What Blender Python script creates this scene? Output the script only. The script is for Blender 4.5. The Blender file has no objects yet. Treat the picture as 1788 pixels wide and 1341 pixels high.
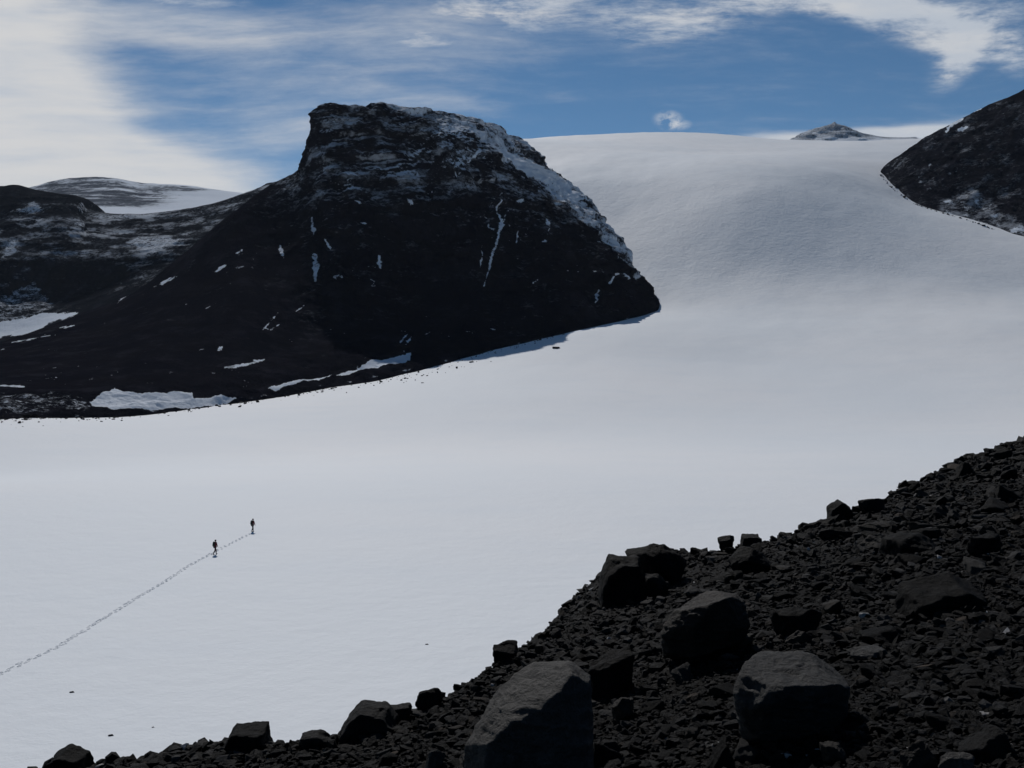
import bpy, bmesh, math, random
import numpy as np
from mathutils import Vector, Quaternion, Matrix
R = math.radians
rng = np.random.default_rng(7)
random.seed(7)
C = bpy.context.scene.collection
sc = bpy.context.scene

# ------------------------------------------------------------------ camera
FPX = 1917.0                       # focal length in pixels of the 1788 px wide photograph
PITCH = math.atan((670.5 - 600) / FPX)
cam_d = bpy.data.cameras.new('camera'); cam = bpy.data.objects.new('camera', cam_d); C.objects.link(cam)
cam_d.sensor_width = 36; cam_d.lens = 36 * FPX / 1788
cam_d.clip_start = 0.1; cam_d.clip_end = 80000
cam.location = (0, 0, 0); cam.rotation_euler = (math.pi / 2 - PITCH, 0, 0)
sc.camera = cam

# ------------------------------------------------------------------ sun, sky, exposure
SUN_EL, SUN_AZ = R(39.8), R(-14)      # azimuth from +Y towards +X
S = Vector((math.sin(SUN_AZ) * math.cos(SUN_EL), math.cos(SUN_AZ) * math.cos(SUN_EL), math.sin(SUN_EL)))
sun_d = bpy.data.lights.new('sun', 'SUN'); sun = bpy.data.objects.new('sun', sun_d); C.objects.link(sun)
sun_d.energy = 2.7; sun_d.angle = R(0.5); sun_d.color = (1, 0.965, 0.93)
sun.rotation_euler = S.to_track_quat('Z', 'Y').to_euler()
sc.view_settings.view_transform = 'Standard'; sc.view_settings.look = 'None'
sc.view_settings.gamma = 1; sc.view_settings.exposure = 0.0
sc.cycles.max_bounces = 5; sc.cycles.diffuse_bounces = 3


class NT:
    """small helper to write node trees"""
    def __init__(s, tree): s.t = tree; tree.nodes.clear()
    def n(s, kind, **kw):
        x = s.t.nodes.new(kind)
        for k, v in kw.items():
            if k.startswith('i_'):
                key = k[2:]; x.inputs[int(key) if key.isdigit() else key].default_value = v
            else: setattr(x, k, v)
        return x
    def l(s, a, b): s.t.links.new(a, b)
    def m(s, op, a, b=None, c=None, clamp=False):
        x = s.t.nodes.new('ShaderNodeMath'); x.operation = op; x.use_clamp = clamp
        for i, v in enumerate((a, b, c)):
            if v is None: continue
            if isinstance(v, (int, float)): x.inputs[i].default_value = v
            else: s.l(v, x.inputs[i])
        return x.outputs[0]
    def noise(s, vec, scale, detail=4, rough=0.55, dist=0.0):
        x = s.n('ShaderNodeTexNoise'); x.inputs['Scale'].default_value = scale
        x.inputs['Detail'].default_value = detail; x.inputs['Roughness'].default_value = rough
        x.inputs['Distortion'].default_value = dist
        s.l(vec, x.inputs['Vector']); return x.outputs['Fac']
    def mapping(s, vec, scale=(1, 1, 1), rot=(0, 0, 0), loc=(0, 0, 0)):
        x = s.n('ShaderNodeMapping'); x.inputs['Scale'].default_value = scale
        x.inputs['Rotation'].default_value = rot; x.inputs['Location'].default_value = loc
        s.l(vec, x.inputs['Vector']); return x.outputs[0]
    def sstep(s, v, lo, hi):
        x = s.n('ShaderNodeMapRange', interpolation_type='SMOOTHSTEP')
        x.inputs['From Min'].default_value = lo; x.inputs['From Max'].default_value = hi
        s.l(v, x.inputs['Value']); return x.outputs['Result']
    def mixc(s, f, a, b):
        x = s.n('ShaderNodeMix', data_type='RGBA')
        if isinstance(f, (int, float)): x.inputs[0].default_value = f
        else: s.l(f, x.inputs[0])
        for k, v in ((6, a), (7, b)):
            if isinstance(v, tuple): x.inputs[k].default_value = (*v, 1)
            else: s.l(v, x.inputs[k])
        return x.outputs[2]
    def comb(s, x, y, z=0.0):
        c = s.n('ShaderNodeCombineXYZ')
        for i, v in enumerate((x, y, z)):
            if isinstance(v, (int, float)): c.inputs[i].default_value = v
            else: s.l(v, c.inputs[i])
        return c.outputs[0]


world = bpy.data.worlds.new('World'); sc.world = world; world.use_nodes = True
w = NT(world.node_tree)
sky = w.n('ShaderNodeTexSky', sky_type='NISHITA', sun_disc=False, sun_elevation=SUN_EL, sun_rotation=SUN_AZ,
          altitude=2500, air_density=0.8, dust_density=0.1, ozone_density=3.0)
hs = w.n('ShaderNodeHueSaturation', i_Saturation=1.12, i_Value=0.82, i_Hue=0.492)
w.l(sky.outputs[0], hs.inputs['Color'])
bg_sky = w.n('ShaderNodeBackground', i_Strength=0.068); w.l(hs.outputs[0], bg_sky.inputs['Color'])
tc = w.n('ShaderNodeTexCoord'); sp = w.n('ShaderNodeSeparateXYZ'); w.l(tc.outputs['Generated'], sp.inputs[0])
yy = w.m('MAXIMUM', sp.outputs[1], 0.08)
az = w.m('DIVIDE', sp.outputs[0], yy); el = w.m('DIVIDE', sp.outputs[2], yy)
# wisps: warped, strongly stretched noise
pv = w.comb(az, el)
warp = w.noise(pv, 3.0, 3, 0.5)
el_w = w.m('ADD', el, w.m('MULTIPLY', w.m('SUBTRACT', warp, 0.5), 0.04))
az_w = w.m('ADD', az, w.m('MULTIPLY', w.m('SUBTRACT', w.noise(pv, 5.0, 2, 0.5), 0.5), 0.07))
sv = w.comb(az_w, el_w)
streak = w.noise(w.mapping(sv, (3.2, 26, 1), (0, 0, R(5))), 1.6, 8, 0.62, 0.2)
fine = w.noise(w.mapping(sv, (9, 40, 1), (0, 0, R(-16)), (3, 1, 0)), 2.6, 8, 0.7)
puff = w.noise(w.mapping(sv, (9, 20, 1), (0, 0, R(10)), (7, 2, 0)), 1.8, 9, 0.66, 0.2)


def blob(cx, cy, rx, ry, rot, amt, soft=1.0):
    """soft elliptical field round a direction given in photo pixels (direction = tangent of azimuth / elevation)"""
    a0 = (cx - 894) / FPX; e0 = (600 - cy) / FPX
    c, s_ = math.cos(R(rot)), math.sin(R(rot))
    dx = w.m('SUBTRACT', az_w, a0); dy = w.m('SUBTRACT', el_w, e0)
    u = w.m('DIVIDE', w.m('ADD', w.m('MULTIPLY', dx, c), w.m('MULTIPLY', dy, s_)), rx / FPX)
    v = w.m('DIVIDE', w.m('SUBTRACT', w.m('MULTIPLY', dy, c), w.m('MULTIPLY', dx, s_)), ry / FPX)
    r2 = w.m('ADD', w.m('MULTIPLY', u, u), w.m('MULTIPLY', v, v))
    g = w.m('SUBTRACT', 1.0, w.m('MULTIPLY', r2, 0.5), clamp=True)
    return w.m('MULTIPLY', w.m('MULTIPLY', g, g), amt)


def total(bs):
    t = bs[0]
    for b in bs[1:]: t = w.m('ADD', t, b)
    return t


soft_f = total([blob(40, 260, 400, 190, -30, 1.6), blob(-150, 120, 320, 260, 0, 1.5), blob(330, 320, 330, 70, -14, 0.9),
                blob(-300, 380, 700, 160, 0, 1.2), blob(520, 240, 190, 60, 0, 0.33),
                blob(300, 35, 200, 50, -8, 0.42), blob(730, 185, 170, 26, -6, 0.42), blob(640, 90, 300, 90, 0, 0.30),
                blob(1860, 226, 500, 38, 6, 2.0), blob(1480, 240, 260, 14, 4, 1.1), blob(60, 20, 330, 45, -4, 0.32), blob(420, 150, 200, 100, -28, 0.22), blob(900, 60, 500, 60, 0, 0.25)])
wisp_f = total([blob(900, 20, 200, 48, 2, 0.85), blob(750, 80, 110, 24, 0, 0.65), blob(1180, 42, 150, 50, 8, 0.8),
                blob(1430, 0, 210, 38, -3, 1.1), blob(1590, 30, 150, 52, -16, 1.1), blob(1720, 60, 120, 60, 20, 0.72),
                blob(1672, 108, 80, 34, 34, 0.66), blob(1785, 110, 50, 40, 0, 0.7), blob(330, 10, 120, 24, -5, 0.5),
                blob(1200, -160, 1300, 130, 0, 0.7)])
# the one small cumulus puff over the plateau
ppf = w.m('MULTIPLY', w.m('ADD', blob(1168, 214, 22, 14, 0, 1.2), blob(1180, 224, 26, 9, 0, 0.9)), w.sstep(w.noise(w.mapping(pv, (1, 1.4, 1)), 60, 7, 0.68), 0.36, 0.60))
soft_m = w.sstep(w.m('ADD', soft_f, w.m('ADD', w.m('MULTIPLY', w.m('SUBTRACT', streak, 0.5), 0.8), w.m('MULTIPLY', w.m('SUBTRACT', fine, 0.5), 0.6))), -0.08, 1.25)
wn = w.m('ADD', w.m('MULTIPLY', puff, 1.2), w.m('MULTIPLY', fine, 1.9))
wisp_m = w.sstep(w.m('ADD', w.m('MULTIPLY', wisp_f, 0.85), w.m('MULTIPLY', w.m('SUBTRACT', wn, 1.55), w.m('MULTIPLY', w.m('MINIMUM', wisp_f, 0.7), 1.7))), 0.0, 1.15)
cl = w.m('MAXIMUM', w.m('MAXIMUM', soft_m, wisp_m), w.m('MULTIPLY', ppf, 0.85))
cl = w.m('MULTIPLY', cl, 0.93, clamp=True)
ccol = w.mixc(w.sstep(w.m('SUBTRACT', streak, w.m('MULTIPLY', az, 0.25)), 0.3, 0.75), (0.50, 0.545, 0.61), (0.67, 0.665, 0.66))
bg_cl = w.n('ShaderNodeBackground', i_Strength=1.0); w.l(ccol, bg_cl.inputs['Color'])
mx = w.n('ShaderNodeMixShader'); w.l(cl, mx.inputs[0]); w.l(bg_sky.outputs[0], mx.inputs[1]); w.l(bg_cl.outputs[0], mx.inputs[2])
wo = w.n('ShaderNodeOutputWorld'); w.l(mx.outputs[0], wo.inputs['Surface'])


# ------------------------------------------------------------------ maths helpers
def ray(px, py):
    u = (np.asarray(px, float) - 894) / FPX; v = (670.5 - np.asarray(py, float)) / FPX
    return u, math.cos(PITCH) + v * math.sin(PITCH), -math.sin(PITCH) + v * math.cos(PITCH)


def P(px, py, Y):
    dx, dy, dz = ray(px, py); t = Y / dy
    return np.array([dx * t, dy * t, dz * t])


def to_px(co):
    d = co[:, 1] * math.cos(PITCH) - co[:, 2] * math.sin(PITCH)
    v = co[:, 1] * math.sin(PITCH) + co[:, 2] * math.cos(PITCH)
    return 894 + FPX * co[:, 0] / d, 670.5 - FPX * v / d


_perm = np.random.default_rng(3).permutation(256); _perm = np.concatenate([_perm, _perm])
_g = np.random.default_rng(4).normal(size=(256, 3)); _g /= np.linalg.norm(_g, axis=1)[:, None]


def perlin(p):
    i = np.floor(p).astype(np.int64); f = p - i; i &= 255
    u = f * f * f * (f * (f * 6 - 15) + 10)
    out = 0
    for dx in (0, 1):
        wx = u[:, 0] if dx else 1 - u[:, 0]
        for dy in (0, 1):
            wy = u[:, 1] if dy else 1 - u[:, 1]
            for dz in (0, 1):
                wz = u[:, 2] if dz else 1 - u[:, 2]
                h = _perm[_perm[_perm[(i[:, 0] + dx) & 255] + ((i[:, 1] + dy) & 255)] + ((i[:, 2] + dz) & 255)]
                g = _g[h]
                out = out + wx * wy * wz * ((f[:, 0] - dx) * g[:, 0] + (f[:, 1] - dy) * g[:, 1] + (f[:, 2] - dz) * g[:, 2])
    return out


def fbm(p, scale, octaves=5, gain=0.5, off=0.0, ridged=False):
    p = np.asarray(p, float) / np.asarray(scale, float) + off
    a, s, t = 1.0, 0.0, 0.0
    for k in range(octaves):
        n = perlin(p)
        if ridged: n = 0.5 - np.abs(n) * 1.6
        s = s + a * n; t += a; a *= gain; p = p * 2.03 + 17.3
    return s / t


def sstep(x, a, b):
    t = np.clip((x - a) / (b - a), 0, 1); return t * t * (3 - 2 * t)


def seg_dist(x, y, poly, closed=False):
    pts = list(poly) + ([poly[0]] if closed else [])
    d = np.full(x.shape, 1e9)
    for (x0, y0), (x1, y1) in zip(pts[:-1], pts[1:]):
        vx, vy = x1 - x0, y1 - y0; L = vx * vx + vy * vy + 1e-12
        t = np.clip(((x - x0) * vx + (y - y0) * vy) / L, 0, 1)
        d = np.minimum(d, np.hypot(x - x0 - t * vx, y - y0 - t * vy))
    return d


def in_poly(x, y, poly):
    ins = np.zeros(x.shape, bool); n = len(poly)
    for i in range(n):
        x0, y0 = poly[i]; x1, y1 = poly[(i + 1) % n]
        if y0 == y1: continue
        c = ((y0 > y) != (y1 > y)) & (x < (x1 - x0) * (y - y0) / (y1 - y0) + x0)
        ins ^= c
    return ins


def tag(o, label=None, cat=None, group=None, kind=None):
    if label: o['label'] = label
    if cat: o['category'] = cat
    if group: o['group'] = group
    if kind: o['kind'] = kind
    return o


def mesh_np(name, co, faces, mat, parent=None, smooth=True, attrs=None, k=None):
    """co (n,3), faces (m,3|4) -> one linked mesh object"""
    me = bpy.data.meshes.new(name)
    me.vertices.add(len(co)); me.vertices.foreach_set('co', np.ascontiguousarray(co, dtype=np.float32).ravel())
    kf = faces.shape[1]; m = len(faces)
    me.loops.add(m * kf); me.loops.foreach_set('vertex_index', np.ascontiguousarray(faces, dtype=np.int32).ravel())
    me.polygons.add(m); me.polygons.foreach_set('loop_start', np.arange(0, m * kf, kf, dtype=np.int32))
    me.polygons.foreach_set('loop_total', np.full(m, kf, dtype=np.int32))
    me.polygons.foreach_set('use_smooth', np.full(m, smooth, dtype=bool))
    for an, (ty, dat) in (attrs or {}).items():
        a = me.attributes.new(an, ty, 'POINT')
        a.data.foreach_set('value' if ty == 'FLOAT' else 'color', np.ascontiguousarray(dat, dtype=np.float32).ravel())
    me.update(calc_edges=True); me.materials.append(mat)
    o = bpy.data.objects.new(name, me); C.objects.link(o)
    if parent: o.parent = parent
    return o


def grid_faces(ny, nx):
    i = np.arange(ny * nx).reshape(ny, nx)
    return np.stack([i[:-1, :-1].ravel(), i[:-1, 1:].ravel(), i[1:, 1:].ravel(), i[1:, :-1].ravel()], 1)


# ------------------------------------------------------------------ materials
def new_mat(name):
    m = bpy.data.materials.new(name); m.use_nodes = True
    t = NT(m.node_tree); out = t.n('ShaderNodeOutputMaterial'); b = t.n('ShaderNodeBsdfPrincipled')
    t.l(b.outputs[0], out.inputs['Surface']); return m, t, b


def bump(t, b, pairs):
    prev = None
    for h, dist, st in pairs:
        x = t.n('ShaderNodeBump'); x.inputs['Distance'].default_value = dist
        if isinstance(st, (int, float)): x.inputs['Strength'].default_value = st
        else: t.l(st, x.inputs['Strength'])
        t.l(h, x.inputs['Height'])
        if prev: t.l(prev, x.inputs['Normal'])
        prev = x.outputs[0]
    t.l(prev, b.inputs['Normal'])


def snow_material():
    m, t, b = new_mat('glacier_snow')
    g = t.n('ShaderNodeNewGeometry'); pos = g.outputs['Position']
    big = t.noise(pos, 0.006, 4, 0.5)
    mid = t.noise(t.mapping(pos, (1, 2.2, 1)), 0.05, 5, 0.55)
    col = t.mixc(t.sstep(big, 0.35, 0.65), (0.74, 0.775, 0.80), (0.785, 0.80, 0.81))
    col = t.mixc(t.m('MULTIPLY', t.sstep(mid, 0.45, 0.75), 0.35), col, (0.70, 0.745, 0.785))
    t.l(col, b.inputs['Base Color']); b.inputs['Roughness'].default_value = 0.75
    b.inputs['Specular IOR Level'].default_value = 0.15
    dim = t.noise(t.mapping(pos, (1, 1, 0.3)), 0.34, 5, 0.7)
    cup = t.n('ShaderNodeTexVoronoi', feature='SMOOTH_F1', i_Scale=0.14); t.l(pos, cup.inputs['Vector'])
    sas = t.noise(t.mapping(pos, (0.35, 1.6, 1), (0, 0, R(14))), 0.9, 6, 0.6)
    sepn = t.n('ShaderNodeSeparateXYZ'); t.l(g.outputs['True Normal'], sepn.inputs[0])
    steep = t.m('ADD', 0.13, t.m('MULTIPLY', t.sstep(t.m('SUBTRACT', 1.0, sepn.outputs[2]), 0.02, 0.11), 0.22))
    bump(t, b, [(dim, 1.6, steep), (cup.outputs['Distance'], 1.4, t.m('MULTIPLY', steep, 0.35)), (sas, 0.03, 0.16)])
    return m


def mountain_material(name, rock_a, rock_b, dust_scale=0.35, snow=(0.74, 0.79, 0.85)):
    """dark rock (painted shadow streaks on the far hill) with snow where the 'snow' attribute (built from slope, shelter and gullies) says so"""
    m, t, b = new_mat(name)
    g = t.n('ShaderNodeNewGeometry'); pos = g.outputs['Position']
    at = t.n('ShaderNodeAttribute', attribute_name='snow').outputs['Fac']
    n1 = t.noise(pos, 0.03, 5, 0.6); n2 = t.noise(pos, 0.5, 5, 0.7)
    strat = t.noise(t.mapping(pos, (0.02, 0.02, 0.35)), 1.0, 4, 0.6)
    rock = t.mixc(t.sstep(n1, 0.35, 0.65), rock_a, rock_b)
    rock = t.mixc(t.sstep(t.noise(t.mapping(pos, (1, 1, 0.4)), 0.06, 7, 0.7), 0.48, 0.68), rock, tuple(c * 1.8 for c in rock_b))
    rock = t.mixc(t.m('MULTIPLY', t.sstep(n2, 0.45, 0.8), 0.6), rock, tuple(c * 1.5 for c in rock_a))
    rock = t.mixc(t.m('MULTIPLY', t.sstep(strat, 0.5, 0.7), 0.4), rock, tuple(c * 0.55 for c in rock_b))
    dn = t.m('ADD', t.m('MULTIPLY', t.noise(pos, dust_scale, 6, 0.7), 0.6), t.m('MULTIPLY', t.noise(pos, dust_scale * 3.5, 5, 0.75), 0.4))
    f = t.m('ADD', at, t.m('MULTIPLY', t.m('SUBTRACT', dn, 0.5), 1.7))
    f = t.m('MULTIPLY', t.sstep(f, 0.42, 0.66), t.m('ADD', 0.55, t.m('MULTIPLY', t.sstep(at, 0.3, 0.8), 0.45)))
    du = t.n('ShaderNodeAttribute', attribute_name='dust').outputs['Fac']
    dz = t.m('ADD', t.noise(t.mapping(pos, (1, 1, 2.2)), 0.30, 7, 0.74), t.m('MULTIPLY', t.noise(t.mapping(pos, (1, 1, 1.6)), 0.07, 5, 0.65), 0.9))
    fn = t.sstep(t.m('ADD', dz, t.m('MULTIPLY', du, 0.45)), 1.02, 1.32)
    du = t.m('MULTIPLY', t.m('POWER', du, 0.75), 0.80)
    streaks = t.noise(t.mapping(pos, (0.25, 0.10, 0.04), (0, 0, R(25))), 1.0, 5, 0.6)
    rock = t.mixc(t.m('MULTIPLY', t.sstep(streaks, 0.45, 0.8), 0.35), rock, tuple(c * 1.5 for c in rock_a))
    f = t.m('MAXIMUM', f, t.m('MULTIPLY', du, fn))
    col = t.mixc(f, rock, snow)
    t.l(col, b.inputs['Base Color']); b.inputs['Roughness'].default_value = 0.92
    b.inputs['Specular IOR Level'].default_value = 0.0
    b1 = t.noise(t.mapping(pos, (1, 1, 0.6)), 0.13, 8, 0.72); b2 = t.noise(t.mapping(pos, (1, 1, 2.5)), 0.9, 5, 0.7)
    bump(t, b, [(b1, 4.0, 0.7), (b2, 0.8, 0.6)])
    return m


def stone_material(name, dark, lite, scale=1.0, use_attr=False, spec=0.25, layered=0.0):
    m, t, b = new_mat(name)
    tcn = t.n('ShaderNodeTexCoord')
    pos = tcn.outputs['Object']
    n1 = t.noise(pos, 3.0 * scale, 6, 0.65); n2 = t.noise(pos, 28 * scale, 5, 0.7); n3 = t.noise(pos, 90 * scale, 3, 0.7)
    col = t.mixc(t.sstep(n1, 0.32, 0.68), dark, lite)
    col = t.mixc(t.m('MULTIPLY', t.sstep(n2, 0.48, 0.78), 0.65), col, tuple(min(1, c * 2.2) for c in lite))
    col = t.mixc(t.m('MULTIPLY', t.sstep(n3, 0.30, 0.50), 0.5), tuple(c * 0.6 for c in dark), col)
    if use_attr:
        a = t.n('ShaderNodeAttribute', attribute_name='tint')
        mm = t.n('ShaderNodeMix', data_type='RGBA', blend_type='MULTIPLY'); mm.inputs[0].default_value = 1
        t.l(col, mm.inputs[6]); t.l(a.outputs['Color'], mm.inputs[7]); col = mm.outputs[2]
    t.l(col, b.inputs['Base Color']); b.inputs['Roughness'].default_value = 0.7
    b.inputs['Specular IOR Level'].default_value = spec * 0.2
    lay = t.noise(t.mapping(pos, (1.5, 1.5, 14), (R(12), R(-20), 0)), 1.6 * scale, 5, 0.6)
    vor = t.n('ShaderNodeTexVoronoi', feature='DISTANCE_TO_EDGE', i_Scale=7.0 * scale)
    t.l(t.mapping(pos, (1, 1, 1.7)), vor.inputs['Vector'])
    crack = t.sstep(vor.outputs['Distance'], 0.0, 0.05)
    bump(t, b, [(t.noise(pos, 7 * scale, 9, 0.74), 0.05 / scale, 0.95), (lay, 0.05 / scale, layered), (n2, 0.010 / scale, 0.7),
                (crack, 0.006 / scale, 0.25)])
    return m


SNOW = snow_material()
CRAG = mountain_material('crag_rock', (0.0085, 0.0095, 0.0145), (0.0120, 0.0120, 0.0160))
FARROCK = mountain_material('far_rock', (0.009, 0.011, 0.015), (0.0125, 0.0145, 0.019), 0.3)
FARHILL = mountain_material('snowy_hill', (0.06, 0.07, 0.085), (0.09, 0.10, 0.12), 0.035, (0.72, 0.77, 0.83))  # the blue-grey pair is shadow tone painted into the hill's snow
RUBBLE = stone_material('rubble_stone', (0.0055, 0.0053, 0.0051), (0.0105, 0.010, 0.0098), 1.6, True, 0.35)
GRIT = stone_material('moraine_grit', (0.006, 0.0058, 0.0055), (0.011, 0.0105, 0.010), 2.0, False, 0.15)
BASALT = stone_material('basalt', (0.009, 0.0088, 0.0085), (0.018, 0.0175, 0.017), 1.0, False, 0.4, 0.3)
GREYB = stone_material('grey_basalt', (0.019, 0.0185, 0.0175), (0.065, 0.063, 0.059), 1.2, False, 1.1, 0.3)
SLAB = stone_material('layered_slab', (0.036, 0.033, 0.029), (0.105, 0.098, 0.087), 1.0, False, 1.1, 0.6)
BROWN = stone_material('brown_stone', (0.012, 0.0095, 0.0072), (0.048, 0.037, 0.027), 1.2, False, 0.8, 0.6)
BLACKB = stone_material('black_basalt', (0.005, 0.005, 0.005), (0.011, 0.0108, 0.0105), 1.2, False, 0.25, 0.2)
PALE = stone_material('pale_stone', (0.32, 0.32, 0.31), (0.50, 0.50, 0.48), 2.0, False, 0.4)
FARSTONE = stone_material('far_stone', (0.009, 0.009, 0.0105), (0.015, 0.0145, 0.0155), 0.1, False, 0.15)

# ------------------------------------------------------------------ the glacier: one sheet out to the horizon
ctrl = []
for Yw in (-120, 0, 60, 130, 200):
    for Xw in (-260, -120, 0, 120, 260):
        ctrl.append((Xw, Yw, -25.5 + 0.006 * Xw))
for px, py, Y in [
        (-250, 757, 330), (0, 732, 368), (200, 727, 395), (400, 704, 435), (550, 680, 475), (700, 651, 520), (850, 613, 560),
        (1000, 579, 600), (1100, 555, 650), (1145, 540, 690), (1170, 510, 725), (1125, 440, 800), (1075, 385, 870),
        (1000, 318, 960), (960, 275, 1100), (915, 244, 1350), (1000, 237, 1650), (1100, 233, 1780), (1250, 235, 1850), (1400, 246, 1700),
        (1550, 245, 1500), (1650, 240, 1400), (1540, 290, 1060), (1555, 325, 975), (1600, 356, 925), (1680, 379, 880), (1788, 413, 820), (1950, 452, 760),
        (2200, 522, 700), (1300, 300, 935), (1300, 345, 862), (1300, 400, 806), (1300, 480, 740), (1300, 560, 640), (1300, 630, 530),
        (1500, 560, 620), (1500, 480, 735), (1500, 400, 815), (1450, 300, 960), (1800, 560, 595), (1800, 500, 715), (1800, 640, 480),
        (1000, 690, 430), (1300, 720, 400), (1700, 740, 360), (700, 760, 350), (300, 790, 310), (1200, 268, 1190), (1400, 262, 1260), (1100, 300, 985),
        (2200, 640, 480), (-300, 850, 240)]:
    ctrl.append(tuple(P(px, py, Y)))
for q in [(250, 2300, 340), (700, 2300, 315), (-200, 2000, 315), (1200, 2200, 300), (1300, 1200, 300), (-600, 500, -35), (-700, 900, -40), (-500, 1300, -30),
          (-300, 750, -22), (-150, 800, 30), (0, 1000, 150), (-1200, 600, -50), (-1200, 1500, -30), (1300, 600, 90), (900, 100, 0), (-900, 0, -35),
          (-150, 1300, 235), (-100, 640, -10)]:
    ctrl.append(q)
ctrl = np.array(ctrl, float)
CS = 400.0


def _U(r2): return 0.5 * r2 * np.log(r2 + 1e-9)


def _tps_fit(c, lam=0.0008):
    xy = c[:, :2] / CS; n = len(c)
    d2 = ((xy[:, None] - xy[None]) ** 2).sum(-1)
    A = np.zeros((n + 3, n + 3)); A[:n, :n] = _U(d2) + lam * np.eye(n)
    A[:n, n] = 1; A[:n, n + 1:] = xy; A[n, :n] = 1; A[n + 1:, :n] = xy.T
    return np.linalg.solve(A, np.concatenate([c[:, 2], [0, 0, 0]]))


TPSW = _tps_fit(ctrl)


def glacier_z(x, y):
    x = np.clip(np.asarray(x, float), -1300, 1400); y = np.clip(np.asarray(y, float), -150, 2200)
    sh = x.shape; x = x.ravel() / CS; y = y.ravel() / CS; n = len(ctrl)
    z = TPSW[n] + TPSW[n + 1] * x + TPSW[n + 2] * y
    for k in range(n):
        z = z + TPSW[k] * _U((x - ctrl[k, 0] / CS) ** 2 + (y - ctrl[k, 1] / CS) ** 2)
    X, Y = x * CS, y * CS
    p = np.stack([X, Y, np.zeros_like(X)], 1)
    far = sstep(np.hypot(X, Y), 200, 900)
    z = z + fbm(p, 160, 3) * (1.0 + 2.5 * far) + fbm(p, (22, 38, 20), 3) * (0.06 + 0.9 * far)
    return z.reshape(sh)


def axis(lo, hi, dlo, dhi, step, grow=1.06):
    v = list(np.arange(dlo, dhi, step)); a = [dlo]; s = step
    while a[-1] > lo: s *= grow; a.append(a[-1] - s)
    b = [v[-1]]; s = step
    while b[-1] < hi: s *= grow; b.append(b[-1] + s)
    return np.array(a[:0:-1] + v + b[1:])


def make_glacier():
    xs = axis(-7000, 7000, -240, 560, 2.2, 1.045); ys = axis(-3000, 9000, 40, 1250, 2.6, 1.05)
    X, Y = np.meshgrid(xs, ys)
    Z = glacier_z(X, Y)
    o = mesh_np('glacier', np.stack([X.ravel(), Y.ravel(), Z.ravel()], 1), grid_faces(len(ys), len(xs)), SNOW)
    tag(o, 'broad white glacier filling the valley and rising to the plateau', 'glacier', kind='structure')


make_glacier()


def on_glacier(px, py):
    ys = np.concatenate([np.arange(30, 300, 0.5), np.arange(300, 1800, 2.0)])
    dx, dy, dz = ray(px, py); t = ys / dy
    g = glacier_z(dx * t, ys); below = np.nonzero(dz * t < g)[0]
    k = below[0] if len(below) else len(ys) - 1
    return Vector((float(dx * t[k]), float(ys[k]), float(g[k])))


# ------------------------------------------------------------------ mountains: lofted surfaces
def cr(pts, ts):
    """Catmull-Rom through pts (n, ..., 3) at parameters ts in [0, n-1]"""
    n = len(pts); i = np.clip(np.floor(ts).astype(int), 0, n - 2); f = ts - i
    g = lambda k: pts[np.clip(k, 0, n - 1)]
    p0, p1, p2, p3 = g(i - 1), g(i), g(i + 1), g(i + 2)
    f = f.reshape(-1, *([1] * (pts.ndim - 1)))
    m1 = (p2 - p0) * 0.42; m2 = (p3 - p1) * 0.42
    return (2 * f**3 - 3 * f**2 + 1) * p1 + (f**3 - 2 * f**2 + f) * m1 + (-2 * f**3 + 3 * f**2) * p2 + (f**3 - f**2) * m2


def params(pts, n):
    """n parameters spread by mean chord length"""
    d = np.linalg.norm(np.diff(pts, axis=0), axis=-1).mean(axis=1) + 1e-3
    c = np.concatenate([[0], np.cumsum(d)]); return np.interp(np.linspace(0, c[-1], n), c, np.arange(len(c)))


def normals_grid(G):
    a = np.gradient(G, axis=0); b = np.gradient(G, axis=1)
    n = np.cross(b, a); n /= (np.linalg.norm(n, axis=-1, keepdims=True) + 1e-9)
    return n


def loft(cols, nx, ny):
    A = np.array(cols, float)                       # (columns, rows, 3)
    s = params(A, nx); A = cr(A, s)
    B = A.transpose(1, 0, 2); t = params(B, ny); B = cr(B, t)
    return B, s, t                                  # (ny, nx, 3)


def strokes_mask(px, py, strokes, jit):
    m = np.zeros(px.shape)
    for *pts, wd in strokes:
        xs = [p[0] for p in pts]; ys = [p[1] for p in pts]
        sel = (px > min(xs) - 20) & (px < max(xs) + 20) & (py > min(ys) - 20) & (py < max(ys) + 20)
        if sel.any():
            x, y = px[sel], py[sel]; q = list(pts)
            ln = [math.dist(a, b) for a, b in zip(q[:-1], q[1:])]; tot = sum(ln); acc = 0; best = np.full(x.shape, -1e9)
            for (x0, y0), (x1, y1), l in zip(q[:-1], q[1:], ln):
                t = np.clip(((x - x0) * (x1 - x0) + (y - y0) * (y1 - y0)) / (l * l), 0, 1); u = (acc + t * l) / tot; acc += l
                half = wd * 0.62 * np.sqrt(np.clip(np.sin(np.pi * np.clip(u * .94 + .03, 0, 1)), 0, 1)) * (.75 + .5 * np.sin(u * 9 + x0) ** 2)
                best = np.maximum(best, half - np.hypot(x - x0 - t * (x1 - x0), y - y0 - t * (y1 - y0)))
            m[sel] = np.maximum(m[sel], sstep(best - jit[sel], -0.7, 0.9))
    return m


def polys_mask(px, py, polys, jit, soft=3.0):
    m = np.zeros(px.shape)
    for poly in polys:
        xs = [p[0] for p in poly]; ys = [p[1] for p in poly]
        sel = (px > min(xs) - 20) & (px < max(xs) + 20) & (py > min(ys) - 20) & (py < max(ys) + 20)
        if sel.any():
            d = seg_dist(px[sel], py[sel], poly, True) * np.where(in_poly(px[sel], py[sel], poly), 1, -1) + jit[sel]
            m[sel] = np.maximum(m[sel], sstep(d, -soft * 0.5, soft * 0.5))
    return m


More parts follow.
